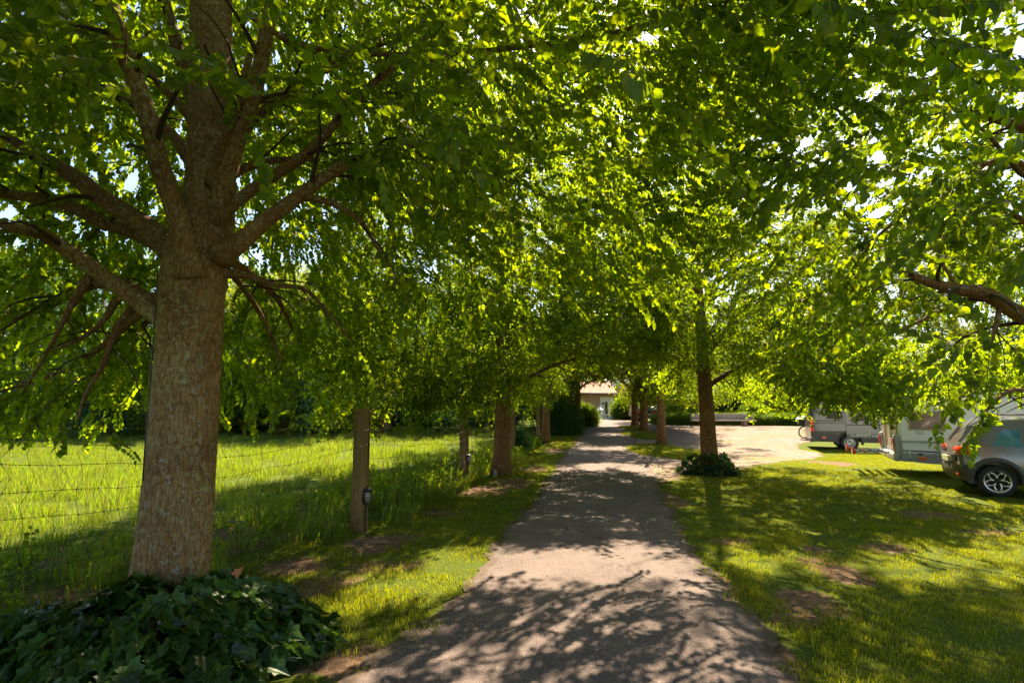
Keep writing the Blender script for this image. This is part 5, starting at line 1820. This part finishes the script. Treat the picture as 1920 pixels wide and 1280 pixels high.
def wheel(parent, x, y, r, rim_r, w, style, face=-1):
    """wheel turned about y; face -1 looks to the near side"""
    n = 40
    m = MB()
    m.lathe([(rim_r, w / 2), (rim_r + .02, w / 2 + .004), (r - .03, w / 2 + .002), (r - .006, w / 2 - .03), (r, w / 2 - .06), (r, -w / 2 + .06), (r - .006, -w / 2 + .03), (r - .03, -w / 2 - .002), (rim_r + .02, -w / 2 - .004), (rim_r, -w / 2)], n, 'y')
    e = bpy.data.objects.new('wheel', None); COL.objects.link(e); e.parent = parent; e.location = (x, y, r)
    m.build('tyre', M['tyre'], e, smooth=True)
    fy = face * w / 2
    m = MB()
    m.lathe([(rim_r + .001, fy + face * .004), (rim_r - .02, fy), (rim_r - .035, fy - face * .03), (rim_r - .04, fy - face * w * .7), (rim_r + .001, fy - face * w * .8)], n, 'y')
    if style == 'petal':
        m.build('rim', M['alloy'], e, smooth=True)
        b = MB(); b.lathe([(0.0, fy - face * .075), (rim_r - .03, fy - face * .075)], n, 'y'); b.build('brake', M['tyre'], e)
        for k in range(5):
            a0 = math.radians(90 + 72 * k)
            b = MB()
            # Y-shaped arm: two curved strips opening to the rim leaving oval openings
            for s in (-1, 1):
                pts = []
                for q in np.linspace(0, 1, 7):
                    rr = .055 + (rim_r - .03 - .055) * q
                    aa = a0 + s * math.radians(4 + 27 * q ** 2.2)
                    pts.append(Vector((rr * math.cos(aa), fy - face * (.022 - .01 * q), rr * math.sin(aa))))
                b.tube(pts, [.020, .016, .015, .015, .017, .02, .024], n=6)
            b.build('spoke', M['alloy'], e, smooth=True)
        b = MB(); b.lathe([(0, fy - face * .012), (.045, fy - face * .014), (.055, fy - face * .03), (.055, fy - face * .06)], 20, 'y'); b.build('hub_cap', M['tyre'], e, smooth=True)
        b = MB()
        for q in (0, 1):
            for s in (-1, 1):
                b.tube([(0, fy - face * .008, .012 - .02 * q), (s * .024, fy - face * .008, -.008 - .02 * q)], .004, n=4)
        b.build('emblem', M['chrome'], e)
    else:
        m.lathe([(rim_r - .036, fy - face * .03), (rim_r * .62, fy - face * .012), (rim_r * .5, fy - face * .004), (rim_r * .3, fy - face * .0), (rim_r * .26, fy - face * .02), (0, fy - face * .02)], n, 'y')
        m.build('rim', M['steel_rim'], e, smooth=True)
        for k in range(10):
            a = 6.28318 * k / 10
            b = MB()
            c = Vector((math.cos(a) * rim_r * .66, fy - face * .014, math.sin(a) * rim_r * .66))
            b.lathe([(0, face * .004), (.024, face * .004), (.024, -.02)], 8, 'y', tuple(c))
            b.build('rim_hole', M['tyre'], e)
    return e


def arch(parent, body, x, r0, r1, mat, side=-1, d=0.02, zc=0.33, name='wheel_arch', a0=-12, a1=192):
    vs, fs = [], []
    n = 24
    for k in range(n + 1):
        a = math.radians(a0 + (a1 - a0) * k / n)
        for j, rr in enumerate((r0, (r0 + r1) / 2, r1)):
            X, Z = x + rr * math.cos(a), zc + rr * math.sin(a)
            o = (d, d + .012, .002)[j]
            vs.append((X, side * (body.halfw(X, Z) + o), Z))
        X, Z = x + r0 * math.cos(a), zc + r0 * math.sin(a)
        vs.append((X, side * (body.halfw(X, Z) - .12), Z))
    for k in range(n):
        for j, j2 in ((3, 0), (0, 1), (1, 2)):
            f = (k * 4 + j, (k + 1) * 4 + j, (k + 1) * 4 + j2, k * 4 + j2)
            fs.append(f)
    return obj(name, vs, fs, mat, parent, smooth=True)


def seam(parent, body, pts, name='seam', r=0.006, mat=None, d=0.001, side=-1):
    b = MB(); b.tube([(x, side * (body.halfw(x, z) + d), z) for x, z in pts], r, n=4)
    return b.build(name, mat or M['black'], parent)


def stations(L, r0, r1, k=14):
    s = [0, r0 * .04, r0 * .15, r0 * .35, r0 * .65, r0]
    s += list(np.linspace(r0, L - r1, k))[1:]
    s += [L - r1 * .6, L - r1 * .3, L - r1 * .1, L]
    return s


def side_xz(root, W, px, py):
    """(x, z) on the near side of a vehicle for a spot of the photograph"""
    d = ray(px, py); o = Vector((0, 0, CAMH))
    mi = root.matrix_basis.inverted()
    lo = mi @ o; ld = mi.to_3x3() @ d
    t = (-W / 2 - lo.y) / ld.y
    p = lo + ld * t
    return p.x, p.z


# ---- grey campervan
def campervan():
    a = math.radians(-23); Y = 22.6; W = 2.05
    wx = (1583 - 960) / 960 * Y
    h = Vector((math.cos(a), math.sin(a), 0)); nrm = Vector((-math.sin(a), math.cos(a), 0))
    rear = Vector((wx, Y, 0)) - h * 1.42 + nrm * W / 2
    root = empty('campervan', 'metallic grey campervan with dark lower body and pale lettering on its sliding door', 'van', rear, a)
    B = Body(W, [(0, 2.42), (.3, 2.52), (4.2, 2.52), (4.8, 2.2), (5.2, 1.55), (5.8, 1.25), (6.0, .9)], [(0, .36), (6, .34)], 1.25, 0.05, 0.14, .12, .4, 6.0, 0.01)
    vs, fs = B.mesh(stations(6.0, .12, .4, 18), 12)
    o = obj('body', vs, fs, M['van_paint'], root, smooth=False)
    def wellcut(x):
        m = MB(); m.tube([(x, -1.3, .36), (x, -.72, .36)], .43, n=36); return m.build('cutter', None, root)
    cs = [wellcut(1.42), wellcut(4.95)]
    bpy.context.view_layer.update()
    cut(o, cs)
    S = lambda px, py: side_xz(root, W, px, py)
    x0, zt_ = 0.10, S(1560, 808)[1]
    # lower cladding in three pieces round the wheel
    B.panel('lower_panel', [(x0, .37), (.97, .37), (.97, zt_), (x0, zt_)], M['van_plastic'], root, .02)
    sx0 = S(1586, 800)[0]; sx1 = S(1643, 800)[0]
    B.panel('arch_panel', [(.971, zt_ - .08), (sx0 - .02, zt_ - .08), (sx0 - .02, zt_ + .02), (.971, zt_ + .0)], M['van_plastic'], root, .02)
    arch(root, B, 1.42, .43, .52, M['van_plastic'], zc=.36)
    sz0 = S(1600, 820)[1]
    B.panel('sill', [(1.95, .37), (4.4, .37), (4.4, sz0 - .02), (1.87, sz0 - .02)], M['van_plastic'], root, .02)
    # sliding door standing proud
    dr = B.panel('sliding_door', [(sx0, sz0), (sx1 + .05, sz0), (sx1 + .05, 2.25), (sx0, 2.25)], M['van_paint'], root, .035)
    w0, w1 = S(1594, 790)[0], S(1641, 790)[0]
    B.panel('window', [(w0, S(1600, 789)[1]), (w1, S(1600, 789)[1]), (w1, 2.12), (w0, 2.12)], M['car_glass'], dr, .045)
    seam(dr, B, [(sx0, S(1600, 796)[1]), (sx1, S(1600, 796)[1])], 'door_crease', .02, M['chrome'], .03)
    b = MB(); b.bbox(sx1 - .22, sx1 - .08, -W / 2 - .085, -W / 2 - .04, 1.10, 1.22, .01); b.build('handle', M['black'], dr)
    # rear quarter window, rail, fuel flap
    B.panel('quarter_window', [(.62, 1.36), (sx0 - .08, 1.36), (sx0 - .08, 2.1), (.62, 2.1)], M['car_glass'], root, .008)
    seam(root, B, [(.15, 1.28), (sx0 - .04, 1.28)], 'door_rail', .018, M['zinc'], .004)
    seam(root, B, [(.15, zt_ + .35), (sx0 - .04, zt_ + .35)], 'body_crease', .012, M['van_paint'], .0)
    p = S(1545, 820); b = MB(); b.bbox(p[0] - .07, p[0] + .07, -W / 2 - .04, -W / 2 - .012, p[1] - .04, p[1] + .04, .008); b.build('side_marker', M['amber'], root)
    p = S(1531.5, 793); B.panel('vent', [(p[0] - .05, p[1] - .07), (p[0] + .06, p[1] - .07), (p[0] + .06, p[1] + .07), (p[0] - .05, p[1] + .07)], M['zinc'], root, .006)
    for (za, zb) in ((S(1525, 797)[1], S(1525, 785)[1]), (S(1525, 809)[1], S(1525, 800)[1])):
        b = MB(); b.bbox(-.035, .10, -W / 2 - .012, -W / 2 + .12, za, zb, .02); b.build('tail_light', M['red_lamp'], root)
    # rear doors, bumper, wheels
    b = MB(); b.bbox(-.07, .12, -W / 2 + .03, W / 2 - .03, .34, .52, .03); b.build('bumper', M['van_plastic'], root)
    for s in (-1, 1):
        y0, y1 = (-.92, -.012) if s < 0 else (.012, .92)
        b = MB(); b.bbox(-.022, -.001, y0, y1, .56, 2.3, .006); q = b.build('rear_door', M['van_paint'], root)
        b = MB(); b.box(-.03, -.024, y0 + .12, y1 - .12, 1.35, 2.05); b.build('rear_window', M['car_glass'], q)
    for x in (1.42, 4.95):
        wheel(root, x, -W / 2 + .13, .345, .215, .23, 'steel')
        wheel(root, x, W / 2 - .13, .345, .215, .23, 'steel', 1)
    B.panel('cab_door', [(3.65, .62), (4.45, .62), (4.5, 2.1), (3.65, 2.2)], M['van_paint'], root, .01)
    # lettering
    tx = bpy.data.curves.new('lettering', 'FONT'); tx.body = 'SUMMIT'; tx.extrude = 0.002; tx.size = 0.2; tx.space_character = 1.05
    to = bpy.data.objects.new('lettering_curve', tx); COL.objects.link(to)
    bpy.context.view_layer.update()
    me = bpy.data.meshes.new_from_object(to.evaluated_get(bpy.context.evaluated_depsgraph_get()))
    bpy.data.objects.remove(to)
    co = np.array([v.co for v in me.vertices]); p0 = S(1595.5, 818.5); p1 = S(1632, 813)
    wd = co[:, 0].max() - co[:, 0].min(); hh = co[:, 1].max() - co[:, 1].min()
    sx, sz = (p1[0] - p0[0]) / wd, 0.115 / hh
    for v in me.vertices: v.co = ((v.co.x - co[:, 0].min()) * sx, v.co.z * 1, (v.co.y - co[:, 1].min()) * sz)
    me.materials.append(M['cream'])
    lo = bpy.data.objects.new('lettering', me); COL.objects.link(lo); lo.parent = dr; lo.location = (p0[0], -B.halfw(p0[0], p0[1]) - .040, p0[1])
    p2 = S(1634, 818); B.panel('lettering_underline', [(p2[0], p2[1]), (p2[0] + .35, p2[1]), (p2[0] + .35, p2[1] + .03), (p2[0], p2[1] + .03)], M['cream'], dr, .038)


campervan()


# ---- white motorhome
def motorhome():
    a = math.radians(-27); Y = 14.25; W = 2.25
    c = Vector(((1673 - 960) / 960 * Y, Y, 0))
    nrm = Vector((-math.sin(a), math.cos(a), 0))
    rear = c + nrm * W / 2
    root = empty('motorhome', 'white motorhome with thin blue stripes, brown window and beige rear wall', 'motorhome', rear, a)
    B = Body(W, [(0, 2.80), (.15, 2.88), (5.2, 2.88), (5.9, 2.3), (6.4, 1.4), (6.9, 1.1)], [(0, .46), (.25, .36), (6.9, .36)], 3.0, 0, .10, .10, .4, 6.9, 0.0)
    vs, fs = B.mesh(stations(6.9, .10, .4, 14), 6)
    obj('body', vs, fs, M['motorhome_white'], root)
    S = lambda px, py: side_xz(root, W, px, py)
    z_sk = S(1690, 848)[1]
    B.panel('skirt', [(.03, .40), (6.2, .34), (6.2, z_sk), (.03, z_sk)], M['skirt_grey'], root, .022)
    seam(root, B, [(.05, z_sk - .16), (6.2, z_sk - .16)], 'skirt_rib', .012, M['skirt_grey'], .022)
    # window with frame
    a0, a1 = S(1704, 806), S(1773, 806)
    zt_ = S(1704, 770)[1]
    f = B.panel('window', [(a0[0], a0[1]), (a1[0], a0[1]), (a1[0], zt_), (a0[0], zt_)], M['rear_beige'], root, .012)
    B.panel('pane', [(a0[0] + .05, a0[1] + .05), (a1[0] - .05, a0[1] + .05), (a1[0] - .05, zt_ - .05), (a0[0] + .05, zt_ - .05)], M['brown_glass'], f, .020)
    # vents below the window
    for q0, q1 in ((1716, 1731), (1749, 1767)):
        x0_, x1_ = S(q0, 809)[0], S(q1, 809)[0]; zz = S(1720, 809)[1]
        for k in range(4):
            B.panel('vent_slot', [(x0_, zz - .02 * k), (x1_, zz - .02 * k), (x1_, zz + .009 - .02 * k), (x0_, zz + .009 - .02 * k)], M['skirt_grey'], root, .004, 2, 1)
    # hatch frame
    h0, h1 = S(1689, 852), S(1763, 852); zt2 = S(1689, 825.5)[1]
    hf = MB()
    w = .045; y1 = -W / 2 - .022; y0 = -W / 2 - .002
    hf.box(h0[0], h1[0], y1, y0, h0[1], h0[1] + w); hf.box(h0[0], h1[0], y1, y0, zt2 - w, zt2)
    hf.box(h0[0], h0[0] + w, y1, y0, h0[1] + w + .001, zt2 - w - .001); hf.box(h1[0] - w, h1[0], y1, y0, h0[1] + w + .001, zt2 - w - .001)
    hp = hf.build('hatch', M['frame_green'], root)
    xm = (h0[0] + h1[0]) / 2
    b = MB(); b.bbox(xm - .05, xm + .05, y1 - .02, y1 - .001, h0[1] + .01, h0[1] + .05, .005); b.build('handle', M['black'], hp)
    p = S(1705, 848); b = MB(); b.tube([(p[0], y1 - .01, S(1705, 828)[1]), (p[0], y1 - .02, S(1705, 857)[1])], .012, n=6); b.build('drain_pipe', M['white_paint'], root)
    # stripes
    zs = S(1690, 844)[1]
    B.panel('stripe', [(.06, zs - .02), (5.5, zs - .10), (5.5, zs - .07), (.06, zs + .012)], M['stripe_blue'], root, .010, 20, 1)
    pA, pB = S(1690, 827), S(1790, 838)
    vs, fs = [], []
    for k in range(21):
        t = k / 20
        x = pA[0] + (pB[0] + 1.0 - pA[0]) * t; z = pA[1] + .03 * math.sin(t * 3.1) - (pA[1] - pB[1]) * t ** 1.6
        th = .008 + .05 * t
        vs += [(x, -W / 2 - .008, z - th), (x, -W / 2 - .008, z)]
    fs = [(2 * k, 2 * k + 2, 2 * k + 3, 2 * k + 1) for k in range(20)]
    obj('stripe', vs, fs, M['stripe_blue'], root)
    p = S(1680, 822.5); B.panel('stripe', [(p[0] - .09, p[1] - .01), (p[0] + .1, p[1] - .015), (p[0] + .09, p[1] + .01), (p[0] - .08, p[1] + .015)], M['stripe_blue'], root, .003, 4, 1)
    # markers
    p = S(1730, 859); b = MB(); b.bbox(p[0] - .09, p[0] + .09, -W / 2 - .045, -W / 2 - .024, p[1] - .035, p[1] + .035, .006); b.build('side_marker', M['amber'], root)
    p = S(1687, 857); b = MB(); b.lathe([(0, -.004), (.02, -.004), (.02, .004)], 12, 'y', (p[0], -W / 2 - .026, p[1])); b.build('drain_cap', M['black'], root)
    # rear wall: beige panel, window, lights and bumper
    b = MB(); b.bbox(-.03, -.002, -W / 2 + .06, W / 2 - .06, .75, 2.7, .01); rw = b.build('rear_wall', M['rear_beige'], root)
    b = MB(); b.box(-.055, -.033, -.8, .8, 1.55, 2.2); b.build('rear_window', M['brown_glass'], rw)
    for s in (-1, 1):
        b = MB(); b.bbox(-.10, .12, s * (W / 2 - .13) - .12, s * (W / 2 - .13) + .12, .52, 1.12, .04); k = b.build('lamp_column', M['skirt_grey'], root)
        b = MB(); b.bbox(-.13, -.102, s * (W / 2 - .12) - .07, s * (W / 2 - .12) + .07, .78, 1.02, .01); b.build('tail_light', M['red_lamp'], k)
        b = MB(); b.bbox(-.13, -.102, s * (W / 2 - .12) - .07, s * (W / 2 - .12) + .07, .70, .775, .01); b.build('indicator', M['amber'], k)
    b = MB(); b.bbox(-.14, .05, -W / 2 + .01, W / 2 - .01, .40, .62, .05); b.build('bumper', M['skirt_grey'], root)
    b = MB(); b.box(-.155, -.143, .1, .62, .46, .57); b.build('number_plate', M['yellow_plate'], root)
    # bicycle rack folded down behind
    rk = MB()
    for y in (-.45, .45): rk.tube([(-.05, y, .62), (-.05, y, 1.65), (-.12, y, 1.75)], .02, n=6)
    rk.tube([(-.12, -.45, 1.75), (-.12, .45, 1.75)], .02, n=6)
    rk.tube([(-.05, -.5, .60), (-.95, -.5, .55)], .02, n=6); rk.tube([(-.05, .5, .60), (-.95, .5, .55)], .02, n=6)
    rack = rk.build('bike_rack', M['chrome'], root)
    for k in range(4):
        b = MB(); x = -.25 - k * .22
        b.prism([(x - .05, .585), (x + .05, .585), (x + .03, .615), (x - .03, .615)], -.85, .85); b.build('wheel_channel', M['chrome'], rack)
    for y in (-.8, .62):
        b = MB(); b.bbox(-1.05, -.98, y, y + .2, .52, .70, .015); b.build('rack_light', M['red_lamp'], rack)
    b = MB(); b.tube([(-.1, .2, 1.55), (-.30, .1, 1.62), (-.33, -.1, 1.35)], .022, n=6); b.tube([(-.30, .1, 1.62), (-.36, .15, 1.85)], .03, n=6); b.build('clamp_arm', M['white_paint'], rack)
    # wheel under the body
    for x in (1.95, 5.6):
        wheel(root, x, -W / 2 + .20, .34, .2, .22, 'steel'); wheel(root, x, W / 2 - .20, .34, .2, .22, 'steel', 1)
    b = MB(); b.bbox(2.9, 3.7, -.7, .7, .24, .40, .03); b.build('tank', M['black'], root)


motorhome()


# ---- car at the right edge
def suv():
    a = math.radians(-29); Y = 10.9; W = 1.76
    wc = Vector(((1865 - 960) / 960 * Y, Y, 0))
    h = Vector((math.cos(a), math.sin(a), 0)); nrm = Vector((-math.sin(a), math.cos(a), 0))
    OH = .56
    rear = wc - h * .72 + nrm * (W / 2 - .02)
    root = empty('parked_car', 'beige-grey compact car with five-petal alloy wheels, cut off by the right edge', 'car', rear, a)
    L = 4.15
    top = [(0, .78), (.03, .98), (.12, 1.12), (.35, 1.45), (.6, 1.60), (1.2, 1.65), (2.0, 1.64), (2.5, 1.55), (3.1, 1.12), (3.3, 1.05), (3.9, .95), (4.15, .7)]
    B = Body(W, top, [(0, .42), (.3, .34), (.7, .26), (3.6, .24), (4.15, .36)], .98, .28, .10, .30, .45, L, .035)
    st = [0, .012, .04, .09, .15, .22, .3, .35, .45, .6, .8, 1.0, 1.2, 1.5, 1.8, 2.0, 2.25, 2.5, 2.8, 3.1, 3.3, 3.6, 3.7, 3.9, 4.0, 4.08, 4.13, 4.15]
    vs, fs = B.mesh(st, 12)
    o = obj('body', vs, fs, M['suv_paint'], root, smooth=True)
    def wellcut(x):
        m = MB(); m.tube([(x, -1.2, .34), (x, -.58, .34)], .385, n=40); return m.build('cutter', None, root)
    bpy.context.view_layer.update()
    cs = [wellcut(OH), wellcut(OH + 2.6)]
    bpy.context.view_layer.update()
    cut(o, cs)
    for x in (OH, OH + 2.6):
        arch(root, B, x, .375, .475, M['van_plastic'], zc=.34, d=.022)
        wheel(root, x, -W / 2 + .105, .325, .225, .21, 'petal'); wheel(root, x, W / 2 - .105, .325, .225, .21, 'petal', 1)
    # glass
    B.panel('quarter_glass', [(.55, 1.06), (1.02, 1.03), (1.02, 1.40), (.74, 1.38)], M['blue_glass'], root, .004)
    B.panel('rear_door_glass', [(1.08, 1.03), (1.98, 1.02), (1.98, 1.45), (1.08, 1.43)], M['blue_glass'], root, .004)
    B.panel('front_door_glass', [(2.04, 1.02), (2.95, 1.02), (2.45, 1.44), (2.04, 1.45)], M['blue_glass'], root, .004)
    seam(root, B, [(1.12, .97), (1.05, .75), (1.12, .6), (1.2, .34)], 'door_seam', .004)
    seam(root, B, [(1.12, .97), (1.05, 1.1)], 'door_seam', .004)
    seam(root, B, [(2.0, 1.0), (2.0, .34)], 'door_seam', .004)
    b = MB(); b.bbox(1.22, 1.44, -W / 2 - .075, -W / 2 - .045, .84, .875, .008); b.build('door_handle', M['van_plastic'], root)
    b = MB(); b.bbox(2.15, 2.37, -W / 2 - .075, -W / 2 - .045, .84, .875, .008); b.build('door_handle', M['van_plastic'], root)
    B.panel('sill_cladding', [(1.2, .27), (2.85, .27), (2.85, .42), (1.2, .42)], M['van_plastic'], root, .02)
    # tail-light wrapping round the corner, bumper, tailgate
    vs, fs = [], []
    n = 10
    path = [(0.30, -B.halfw(.30, .93) - .008), (.16, -B.halfw(.16, .93) - .012), (.07, -B.halfw(.07, .93) - .014), (.02, -B.halfw(.02, .93) - .008), (-.018, -B.halfw(.0, .93) + .02), (-.028, -.56), (-.03, -.42)]
    zz = [(.90, .97), (.86, 1.01), (.84, 1.02), (.84, 1.02), (.85, 1.01), (.86, 1.00), (.88, .98)]
    for (x, y), (z0, z1) in zip(path, zz): vs += [(x, y, z0), (x, y, z1), (x + .03, y + .05, z1), (x + .03, y + .05, z0)]
    for k in range(len(path) - 1):
        for j in range(4): fs.append((k * 4 + j, k * 4 + (j + 1) % 4, (k + 1) * 4 + (j + 1) % 4, (k + 1) * 4 + j))
    fs += [(0, 1, 2, 3), tuple((len(path) - 1) * 4 + q for q in (3, 2, 1, 0))]
    obj('tail_light', vs, fs, M['red_lamp'], root, smooth=True)
    obj('tail_light', [(x, -y, z) for x, y, z in vs], [f[::-1] for f in fs], M['red_lamp'], root, smooth=True)
    vs, fs = [], []
    bp = [(.165, -.02), (.12, -.025), (.06, -.03), (.0, -.02)]
    prof = [(.30, 0), (.40, .035), (.52, .05), (.60, .04), (.64, 0.0)]
    ring = []
    for x, _ in bp: ring.append((x, -B.halfw(x, .5), (0, -1)))
    ring += [(-.03, -.5, (-1, -.3)), (-.045, 0, (-1, 0)), (-.03, .5, (-1, .3))]
    for x, _ in reversed(bp): ring.append((x, B.halfw(x, .5), (0, 1)))
    for i, (x, y, (nx_, ny_)) in enumerate(ring):
        f = .35 if i in (0, len(ring) - 1) else 1
        for z, o_ in prof: vs.append((x + nx_ * o_ * f, y + ny_ * o_ * f, z))
    m_ = len(prof)
    for i in range(len(ring) - 1):
        for j in range(m_ - 1): fs.append((i * m_ + j, (i + 1) * m_ + j, (i + 1) * m_ + j + 1, i * m_ + j + 1))
    obj('bumper', vs, fs, M['van_plastic'], root, smooth=True)
    b = MB(); b.box(-.10, -.085, -.27, .27, .66, .78); b.build('number_plate', M['cream'], root)
    b = MB(); b.bbox(-.07, -.0, -.5, .5, .65, .83, .02); b.build('tailgate', M['suv_paint'], root)
    b = MB(); b.prism([(.10, 1.1), (.14, 1.1), (.40, 1.45), (.34, 1.45)], -.55, .55); b.build('rear_window', M['car_glass'], root)
    b = MB(); b.bbox(-.06, -.03, -.80, -.66, .40, .46, .01); b.build('reflector', M['red_lamp'], root)
    for s in (-1, 1):
        b = MB(); b.tube([(.7, s * .62, 1.66), (.8, s * .62, 1.70), (2.3, s * .62, 1.70), (2.4, s * .62, 1.64)], .014, n=6); b.build('roof_rail', M['zinc'], root)


suv()


# ---- dark car far off, bicycle behind the van
def far_car():
    Y = 50.0
    g = .5
    root = empty('dark_car', 'dark car with red tail-lights seen from behind between the far trunks', 'car', (gx(1212, Y), Y, g), math.radians(82))
    B = Body(1.8, [(0, .85), (.1, 1.05), (.45, 1.42), (.9, 1.5), (2.3, 1.5), (3.1, 1.05), (4.1, .9), (4.3, .7)], [(0, .36), (4.3, .3)], .95, .28, .1, .25, .4, 4.3, .03)
    vs, fs = B.mesh(stations(4.3, .25, .4, 12), 8)
    obj('body', vs, fs, M['dark_paint'], root, smooth=True)
    b = MB(); b.prism([(.06, 1.05), (.12, 1.05), (.42, 1.38), (.36, 1.40)], -.6, .6); b.build('rear_window', M['blue_glass'], root)
    for s in (-1, 1):
        b = MB(); b.bbox(-.06, .1, min(s * .45, s * .86), max(s * .45, s * .86), .82, 1.0, .02); b.build('tail_light', M['red_lamp'], root)
    b = MB(); b.bbox(-.08, .05, -.8, .8, .32, .6, .04); b.build('bumper', M['dark_paint'], root)
    b = MB(); b.box(-.10, -.083, -.26, .26, .62, .73); b.build('number_plate', M['white_paint'], root)
    for x in (.8, 3.4):
        for s in (-1, 1): wheel(root, x, s * .78, .32, .2, .2, 'steel', s)


far_car()


def bicycle():
    Y = 28.4
    root = empty('bicycle', 'bicycle standing on the gravel behind the grey campervan, front wheel showing', 'bicycle', (gx(1500, Y), Y, terrain(0, Y)), math.radians(6))
    R = .34
    for x in (0, 1.05):
        e = bpy.data.objects.new('wheel', None); COL.objects.link(e); e.parent = root; e.location = (x, 0, R)
        m = MB(); m.lathe([(R - .05, -.018), (R - .01, -.026), (R, 0), (R - .01, .026), (R - .05, .018)], 36, 'y'); m.build('tyre', M['tyre'], e, smooth=True)
        m = MB(); m.lathe([(R - .07, -.01), (R - .052, -.017), (R - .052, .017), (R - .07, .01), (R - .07, -.01)], 36, 'y'); m.build('rim', M['steel_rim'], e, smooth=True)
        m = MB()
        for k in range(16):
            w = 6.28318 * k / 16; m.tube([(0, 0, 0), (math.cos(w) * (R - .06), .01 * (-1) ** k, math.sin(w) * (R - .06))], .0022, n=3)
        m.lathe([(0, -.04), (.02, -.04), (.02, .04), (0, .04)], 8, 'y')
        m.build('spokes', M['steel_rim'], e)
    m = MB()
    for p in ([(.30, 0, .82), (.72, 0, .30)], [(.30, 0, .82), (.78, 0, .84)], [(.72, 0, .30), (.78, 0, .92)], [(.72, 0, .30), (1.05, 0, .34)], [(.78, 0, .80), (1.05, 0, .34)], [(.26, 0, .95), (.30, 0, .80)]):
        m.tube(p, .018, n=8)
    m.build('frame', M['zinc'], root)
    m = MB()
    for s in (-.05, .05): m.tube([(.30, s * .6, .80), (.22, s, .66), (.03, s, .40), (0, s, .34)], .013, n=6)
    m.build('fork', M['chrome'], root)
    m = MB(); m.tube([(.38, -.3, 1.05), (.28, -.18, 1.05), (.24, 0, 1.02), (.28, .18, 1.05), (.38, .3, 1.05)], .013, n=6); m.build('handlebar', M['black'], root)
    m = MB(); m.prism([(.64, .93), (.66, .97), (.9, .99), (.93, .94)], -.06, .06); m.build('saddle', M['black'], root)
    m = MB(); m.tube([(.72, -.1, .18), (.72, -.05, .30), (.72, .05, .30), (.72, .1, .42)], .012, n=5); m.build('crank', M['zinc'], root)
    # front basket of wicker and its pale cover
    m = MB()
    for k in range(6):
        z = .78 + k * .05; w = .17 + .012 * k
        m.tube([(-.28 - .0 * k, -w, z), (-.28, w, z), (.06, w, z), (.06, -w, z), (-.28, -w, z)], .012, n=4)
    for k in range(10):
        m.tube([(-.28 + .034 * k, -.17, .78), (-.28 + .034 * k, -.23, 1.04)], .01, n=4)
        m.tube([(-.28 + .034 * k, .17, .78), (-.28 + .034 * k, .23, 1.04)], .01, n=4)
    m.bbox(-.27, .05, -.17, .17, .765, .785, .005)
    m.build('basket', M['black'], root)
    m = MB(); m.prism([(-.30, 1.06), (-.1, 1.19), (.25, 1.25), (.38, 1.12), (.2, 1.10), (-.1, 1.06)], -.24, .24); m.build('cover', M['cover'], root)


M['cover'] = simple('pale_blue_cover', (0.45, 0.55, 0.70), 0.5)
bicycle()
